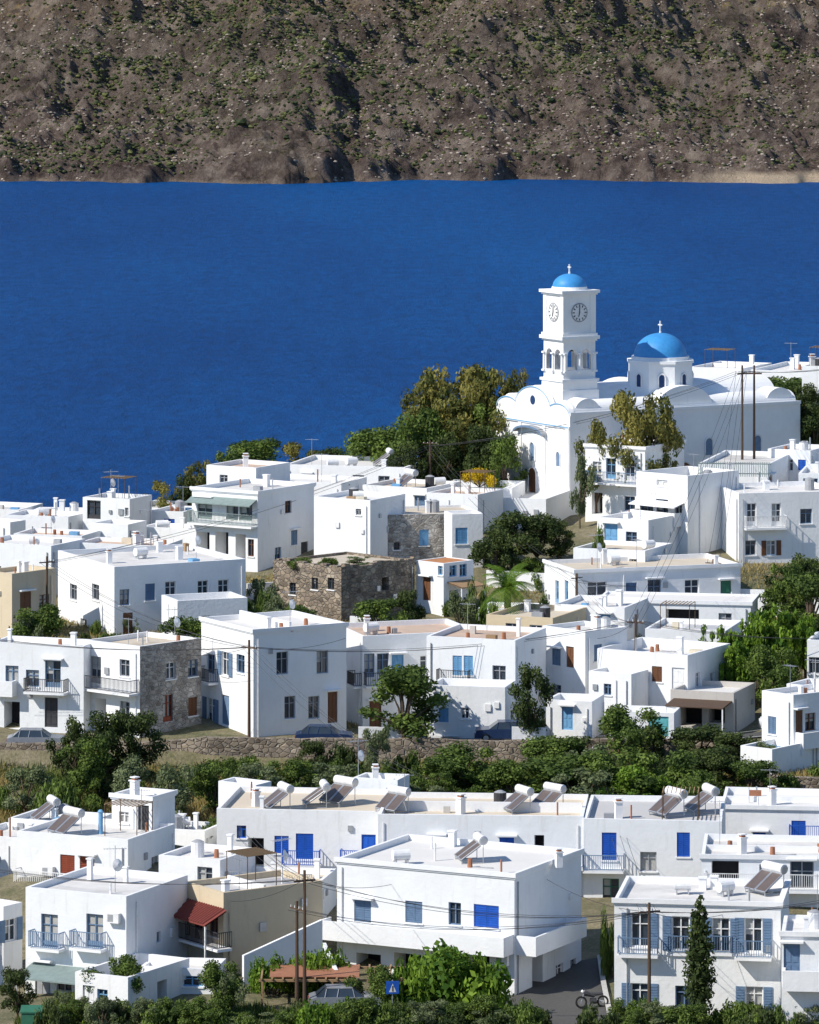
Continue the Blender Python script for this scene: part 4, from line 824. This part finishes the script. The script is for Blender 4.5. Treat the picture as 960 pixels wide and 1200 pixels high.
def treeproto(kind,seed):
    g=random.Random(seed); cl=[]; H=6.0; mb=MB(); sz=.13; dens=460
    if kind in('pine','broad','euca','olive','bright'):
        n={'pine':26,'broad':28,'euca':26,'olive':20,'bright':24}[kind]
        th=H*.2; mb.tube((0,0,-.8),(.1,.05,th),.2,.14,'bark',8)
        for k in range(n):
            an=g.uniform(0,6.28); q=g.random()**.6; zz=g.uniform(-1,1); rr=2.3*q*math.sqrt(max(0.05,1-zz*zz*.8)); lob=1+.3*math.sin(3*an+seed)
            c=(rr*lob*math.cos(an),rr*lob*math.sin(an),H*.54+zz*H*.34); r=g.uniform(.45,.95); cl.append((*c,r,g.uniform(.1,.85)))
            if k%2==0: mid=(c[0]*.4,c[1]*.4,th+(c[2]-th)*.5); mb.tube((.1,.05,th*.8),mid,.1,.06,'bark',5,False); mb.tube(mid,c,.06,.02,'bark',5,False)
        mat='leaf_'+kind
    elif kind.startswith('shrub'):
        H=2.0
        for k in range(16):
            an=g.uniform(0,6.28); q=g.random()**.5*1.5; r=g.uniform(.35,.65); cl.append((q*math.cos(an),q*math.sin(an),.3+g.random()*1.1*(1-q/2),r,g.uniform(.1,.9)))
            mb.tube((0,0,-.2),cl[-1][:3],.04,.015,'bark',4,False)
        mat={'shrub':'leaf_broad','shrubb':'leaf_bright','shruby':'leaf_yellow','shrubp':'leaf_pine'}[kind]; sz=.1; dens=650
    elif kind=='cypress':
        mb.tube((0,0,-.5),(0,0,5),.12,.03,'bark',7)
        for k in range(34): z=.5+5.3*k/34; r=.75*math.sin(math.pi*min(1,(k/34)*.8+.18))**.8; an=k*2.4; cl.append((r*.45*math.cos(an),r*.45*math.sin(an),z,max(.16,r*.65),g.uniform(.05,.7)))
        mat='leaf_pine'; sz=.1; dens=700
    elif kind=='reed':
        H=3; mat='leaf_bright'
        for k in range(40):
            x=g.gauss(0,1.1);y=g.gauss(0,1.0);h=g.uniform(2.,3.3)*(1-.12*abs(x)); lx=g.uniform(-.3,.3); mb.tube((x,y,-.2),(x+lx,y,h),.02,.01,'bark',4,False)
            for j in range(4): q=.45+j*.18; cl.append((x+lx*q,y,h*q,.28,g.uniform(.1,.9)))
        sz=.13; dens=420
    elif kind=='palm':
        for k in range(8): mb.tube((0,0,-.5+k*.45),(0,0,-.05+k*.45),.26,.22,'bark',9)
        V=[];T=[]
        for k in range(30):
            an=k*2.4; el=g.uniform(.1,1.2); L=g.uniform(1.9,2.5); P=[]
            for j in range(10): q=j/9; rr=L*q*math.cos(el*(1-q*.3)); zz=3.1+L*q*math.sin(el)-q*q*1.5*(1.2-el*.5); P.append(np.array([rr*math.cos(an),rr*math.sin(an),zz]))
            for a_,b_ in zip(P[:-1],P[1:]):
                for q in (0,.33,.66):
                    c=a_+(b_-a_)*q; d=(b_-a_)/np.linalg.norm(b_-a_); sd=np.cross(d,[0,0,1]); sd/=np.linalg.norm(sd)+1e-6
                    for s_ in (-1,1): e=c+s_*sd*.42+d*.25+np.array([0,0,-.12]); V+= [c,c+d*.05,e,e-d*.03]; T.append(g.uniform(.1,.7))
        V=np.array(V); f=np.arange(len(V)).reshape(-1,4); T=np.array(T); mat='leaf_bright'
    if kind!='palm': V,f,T=leaves(cl,dens,sz,seed)
    bv=np.array(mb.v).reshape(-1,3); allv=[tuple(q) for q in bv]+[tuple(q) for q in V]; faces=list(mb.f)+[tuple(q+len(bv)) for q in f]
    me=bpy.data.meshes.new(kind); me.from_pydata(allv,[],faces); me.materials.append(M['bark']); me.materials.append(M[mat])
    me.polygons.foreach_set('material_index',[0]*len(mb.f)+[1]*len(f)); at=me.attributes.new('tint','FLOAT','FACE'); at.data.foreach_set('value',np.concatenate([np.zeros(len(mb.f)),T]).astype(np.float32)); me.update()
    lo=V.min(0);hi=V.max(0); return me,(hi[0]-lo[0]),hi[2]
TP={}
NM={'pine':'pine_tree','broad':'broadleaf_tree','euca':'eucalyptus_tree','olive':'olive_tree','bright':'mulberry_tree','shrub':'green_shrub','shrubb':'grape_vine','shruby':'yellow_flowering_bush','shrubp':'dark_shrub','cypress':'cypress_tree','reed':'giant_reed_clump','palm':'palm_tree'}
cnt=0
def tree(kind,u,vt,wpx,Y,name=None,vb=None):
    global cnt; cnt+=1
    key=(kind,cnt%3 if kind not in('palm','cypress') else 0)
    if key not in TP: TP[key]=treeproto(kind,100+cnt)
    me,w,h=TP[key]; x=X_(u,Y); z0=Z_(vb,Y) if vb else G1(x,Y)-.1; hh=max(.8,Z_(vt,Y)-z0); W=wpx*Y/F
    o=link(bpy.data.objects.new(name or NM[kind],me)); o.location=(x,Y,z0); o.rotation_euler=(0,0,random.uniform(0,6.28)); o.scale=(W/w,W/w,hh/h); return o
for a in [('pine',120,832,74,345),('pine',160,830,70,346),('pine',84,838,56,344),('broad',100,862,70,341),
 ('broad',475,778,92,352.0),('pine',622,775,64,353),('broad',548,872,110,338),('broad',520,885,70,337),('olive',160,885,80,336),('shrub',70,905,80,334),('olive',200,895,70,335),
 ('olive',30,895,70,337),('broad',250,892,60,338),('olive',300,895,70,338),('broad',345,888,60,340),('olive',395,892,70,338),
 ('pine',365,866,42,347),('shrubp',402,868,46,347),('olive',440,850,44,346),('broad',655,860,70,344),('broad',730,826,84,348),('pine',680,862,60,346),('broad',650,885,110,336),('broad',715,880,110,335.5),('broad',775,876,110,336),('pine',820,850,90,348),('pine',860,856,80,347),('olive',700,872,70,340),('shrubp',800,880,70,342),('broad',600,890,80,335),('bright',750,895,90,333),('olive',680,900,80,333),('broad',810,900,80,333),('pine',840,875,70,340),('broad',880,890,60,338),('pine',760,850,50,348),
 ('pine',600,598,80,408),('pine',630,600,70,409),('pine',655,608,50,409),('pine',580,615,60,404),
 ('euca',500,430,80,446),('euca',540,424,100,449),('euca',580,428,90,447),('euca',606,430,50,447),('broad',490,475,80,441),('euca',540,465,110,442),('broad',450,498,70,443),('pine',520,505,70,438),('pine',560,495,60,438),('broad',590,505,50,437),('pine',478,515,60,436),('broad',570,465,70,443),('euca',515,450,80,444),('euca',560,445,80,445),
 ('broad',405,524,60,452),('broad',300,512,76,450),('euca',345,518,66,450),('broad',270,524,60,448),('euca',235,538,50,443),('euca',190,562,46,441),('pine',215,555,40,443),('pine',380,524,56,450),('broad',435,518,60,450),('euca',165,578,36,441),
 ('shruby',562,546,44,430,None,568),('euca',735,456,84,427.5),('euca',770,460,80,428),('euca',700,490,50,427),('euca',750,478,76,426),('olive',680,530,30,424),
 ('broad',915,440,80,452),('pine',940,448,70,450),('pine',955,470,60,445),('broad',905,458,60,448),
 ('pine',935,648,70,392),('broad',920,655,60,390),('broad',950,670,70,386),('reed',850,730,70,370),('reed',885,712,80,370),('reed',915,704,90,371),('reed',935,712,70,372),('reed',860,748,67,367),('pine',945,720,60,374),('broad',900,755,70,364),
 ('palm',595,660,80,384),('shrub',560,672,30,388),('olive',540,690,40,386),('shrub',575,700,40,382),('broad',445,700,50,386),('shrub',470,712,40,385),('pine',480,690,40,388),('shrub',640,690,30,386),
 ('broad',50,705,70,378),('olive',30,720,40,377),('broad',215,722,60,376),('shrub',130,736,50,377),('shrubp',180,740,40,377),('shrub',300,690,50,385),('olive',325,688,50,388),('olive',300,676,40,392),('broad',350,708,46,384),('olive',325,705,50,383),
 ('shrub',350,654,36,396,None,664),('olive',420,655,30,396,None,664),('shrub',385,657,26,395,None,664),
 ('cypress',820,1048,42,281),('shrubb',540,1102,150,286.5),('shrubb',490,1116,90,286),('shrubb',575,1116,66,286),('shrubb',320,1116,66,288),('shrubb',385,1108,60,288),('shrubb',350,1112,56,288.5),('bright',520,1108,90,286),
 ('broad',255,1125,56,283),('olive',265,1140,46,282),('pine',20,1132,44,283.5),('broad',140,1118,60,286),('olive',75,1160,36,282),('shrub',715,1058,24,296),('broad',440,1130,50,284.5),
 ('shrub',700,612,24,405),('broad',625,470,30,440)]:
    tree(*a)
for k in range(150):
    u=random.uniform(60,985); Y=random.uniform(279.2,282.4); x=X_(u,Y); g=G1(x,Y); vb=(CAMZ-g)*F/Y+VH
    if 632<u<728 and (Y>279.9 or k%3): continue
    tree(random.choice(['shrub','shrub','shrubb','shrubp','olive','broad']),u,random.uniform(1166,1190),random.uniform(34,64),Y)
for k in range(150):
    u=random.uniform(-40,1000); Y=random.uniform(328,349); x=X_(u,Y); g=G1(x,Y); hpx=random.uniform(14,38); vb=(CAMZ-g)*F/Y+VH
    tree(random.choice(['shrub','shrub','shrubp','olive','shrub','broad']),u,vb-hpx,random.uniform(24,60),Y)
for k in range(110):
    Y=random.uniform(368,410) if k%3 else random.uniform(440,470); u=random.uniform(-40,1000) if Y<420 else random.uniform(200,560); x=X_(u,Y); g=G1(x,Y); vb=(CAMZ-g)*F/Y+VH
    tree(random.choice(['shrub','shrubp','olive']),u,vb-random.uniform(12,26),random.uniform(18,38),Y)
for k in range(70):
    x=random.choice((-1,1))*random.uniform(45,120); Y=random.uniform(290,560); g=G1(x,Y); vb=(CAMZ-g)*F/Y+VH
    if Y>425 and -62<x<0: continue
    tree(random.choice(['shrub','pine','broad','olive']),480+x*F/Y,vb-random.uniform(20,70),random.uniform(30,70),Y)
def grass(name,n,x0,x1,y0,y1,mat,h0_,seed,thr):
    g=np.random.default_rng(seed); x=g.uniform(x0,x1,n); y=g.uniform(y0,y1,n); k=fbm(x,y,6,3,seed)>thr; k&=~((x>3.8)&(x<11.5)&(y<300)); x,y=x[k],y[k]; z=gfn(x,y)-.03; n=len(x)
    an=g.uniform(0,3.14,n); w=g.uniform(.03,.07,n); h=g.uniform(.4,1,n)*h0_; lx=g.normal(size=n)*.18; ly=g.normal(size=n)*.18
    v=np.stack([np.stack([x-w*np.cos(an),y-w*np.sin(an),z],1),np.stack([x+w*np.cos(an),y+w*np.sin(an),z],1),np.stack([x+lx,y+ly,z+h],1)],1).reshape(-1,3)
    link(bpy.data.objects.new(name,npmesh(name,v,np.arange(len(v)).reshape(-1,3),mat,False,np.clip(fbm(x,y,3,2,seed+5)+g.normal(size=n)*.2,0,1))))
grass('dry_grass',100000,-36,36,324,350.4,'grass',.7,3,.44)
grass('green_grass',90000,-36,36,324,350.4,'grass_green',.6,4,.45)
grass('dry_grass',40000,-30,30,366,410,'grass',.5,6,.45)
grass('verge_grass',40000,-26,26,279,290,'grass_green',.6,7,.5)
# ---------------------------------------------------------------- light, sky, camera
az,el=R(243),R(42)
d=(math.sin(az)*math.cos(el),math.cos(az)*math.cos(el),math.sin(el))
from mathutils import Vector
L=bpy.data.lights.new('sun','SUN'); L.energy=5.0; L.angle=R(.5); L.color=(1,.94,.84)
lo=link(bpy.data.objects.new('sun',L)); lo.rotation_euler=Vector(d).to_track_quat('Z','Y').to_euler()
wd=bpy.data.worlds.new('World'); scene.world=wd; wd.use_nodes=True; nt=wd.node_tree
sk=nt.nodes.new('ShaderNodeTexSky'); sk.sky_type='NISHITA'; sk.sun_disc=False; sk.sun_elevation=el; sk.sun_rotation=az; sk.air_density=1.0; sk.dust_density=.1; sk.ozone_density=5
bg=nt.nodes['Background']; bg.inputs[1].default_value=.14; nt.links.new(sk.outputs[0],bg.inputs[0])
cam=bpy.data.cameras.new('camera'); co=link(bpy.data.objects.new('camera',cam)); co.location=(0,0,CAMZ); co.rotation_euler=(R(90),0,0)
cam.sensor_fit='HORIZONTAL'; cam.sensor_width=36; cam.lens=36*F/960; cam.shift_y=-660/960; cam.clip_start=1; cam.clip_end=60000
scene.camera=co
scene.view_settings.view_transform='Standard'; scene.view_settings.look='None'; scene.view_settings.exposure=0
print('objects',len(bpy.data.objects))
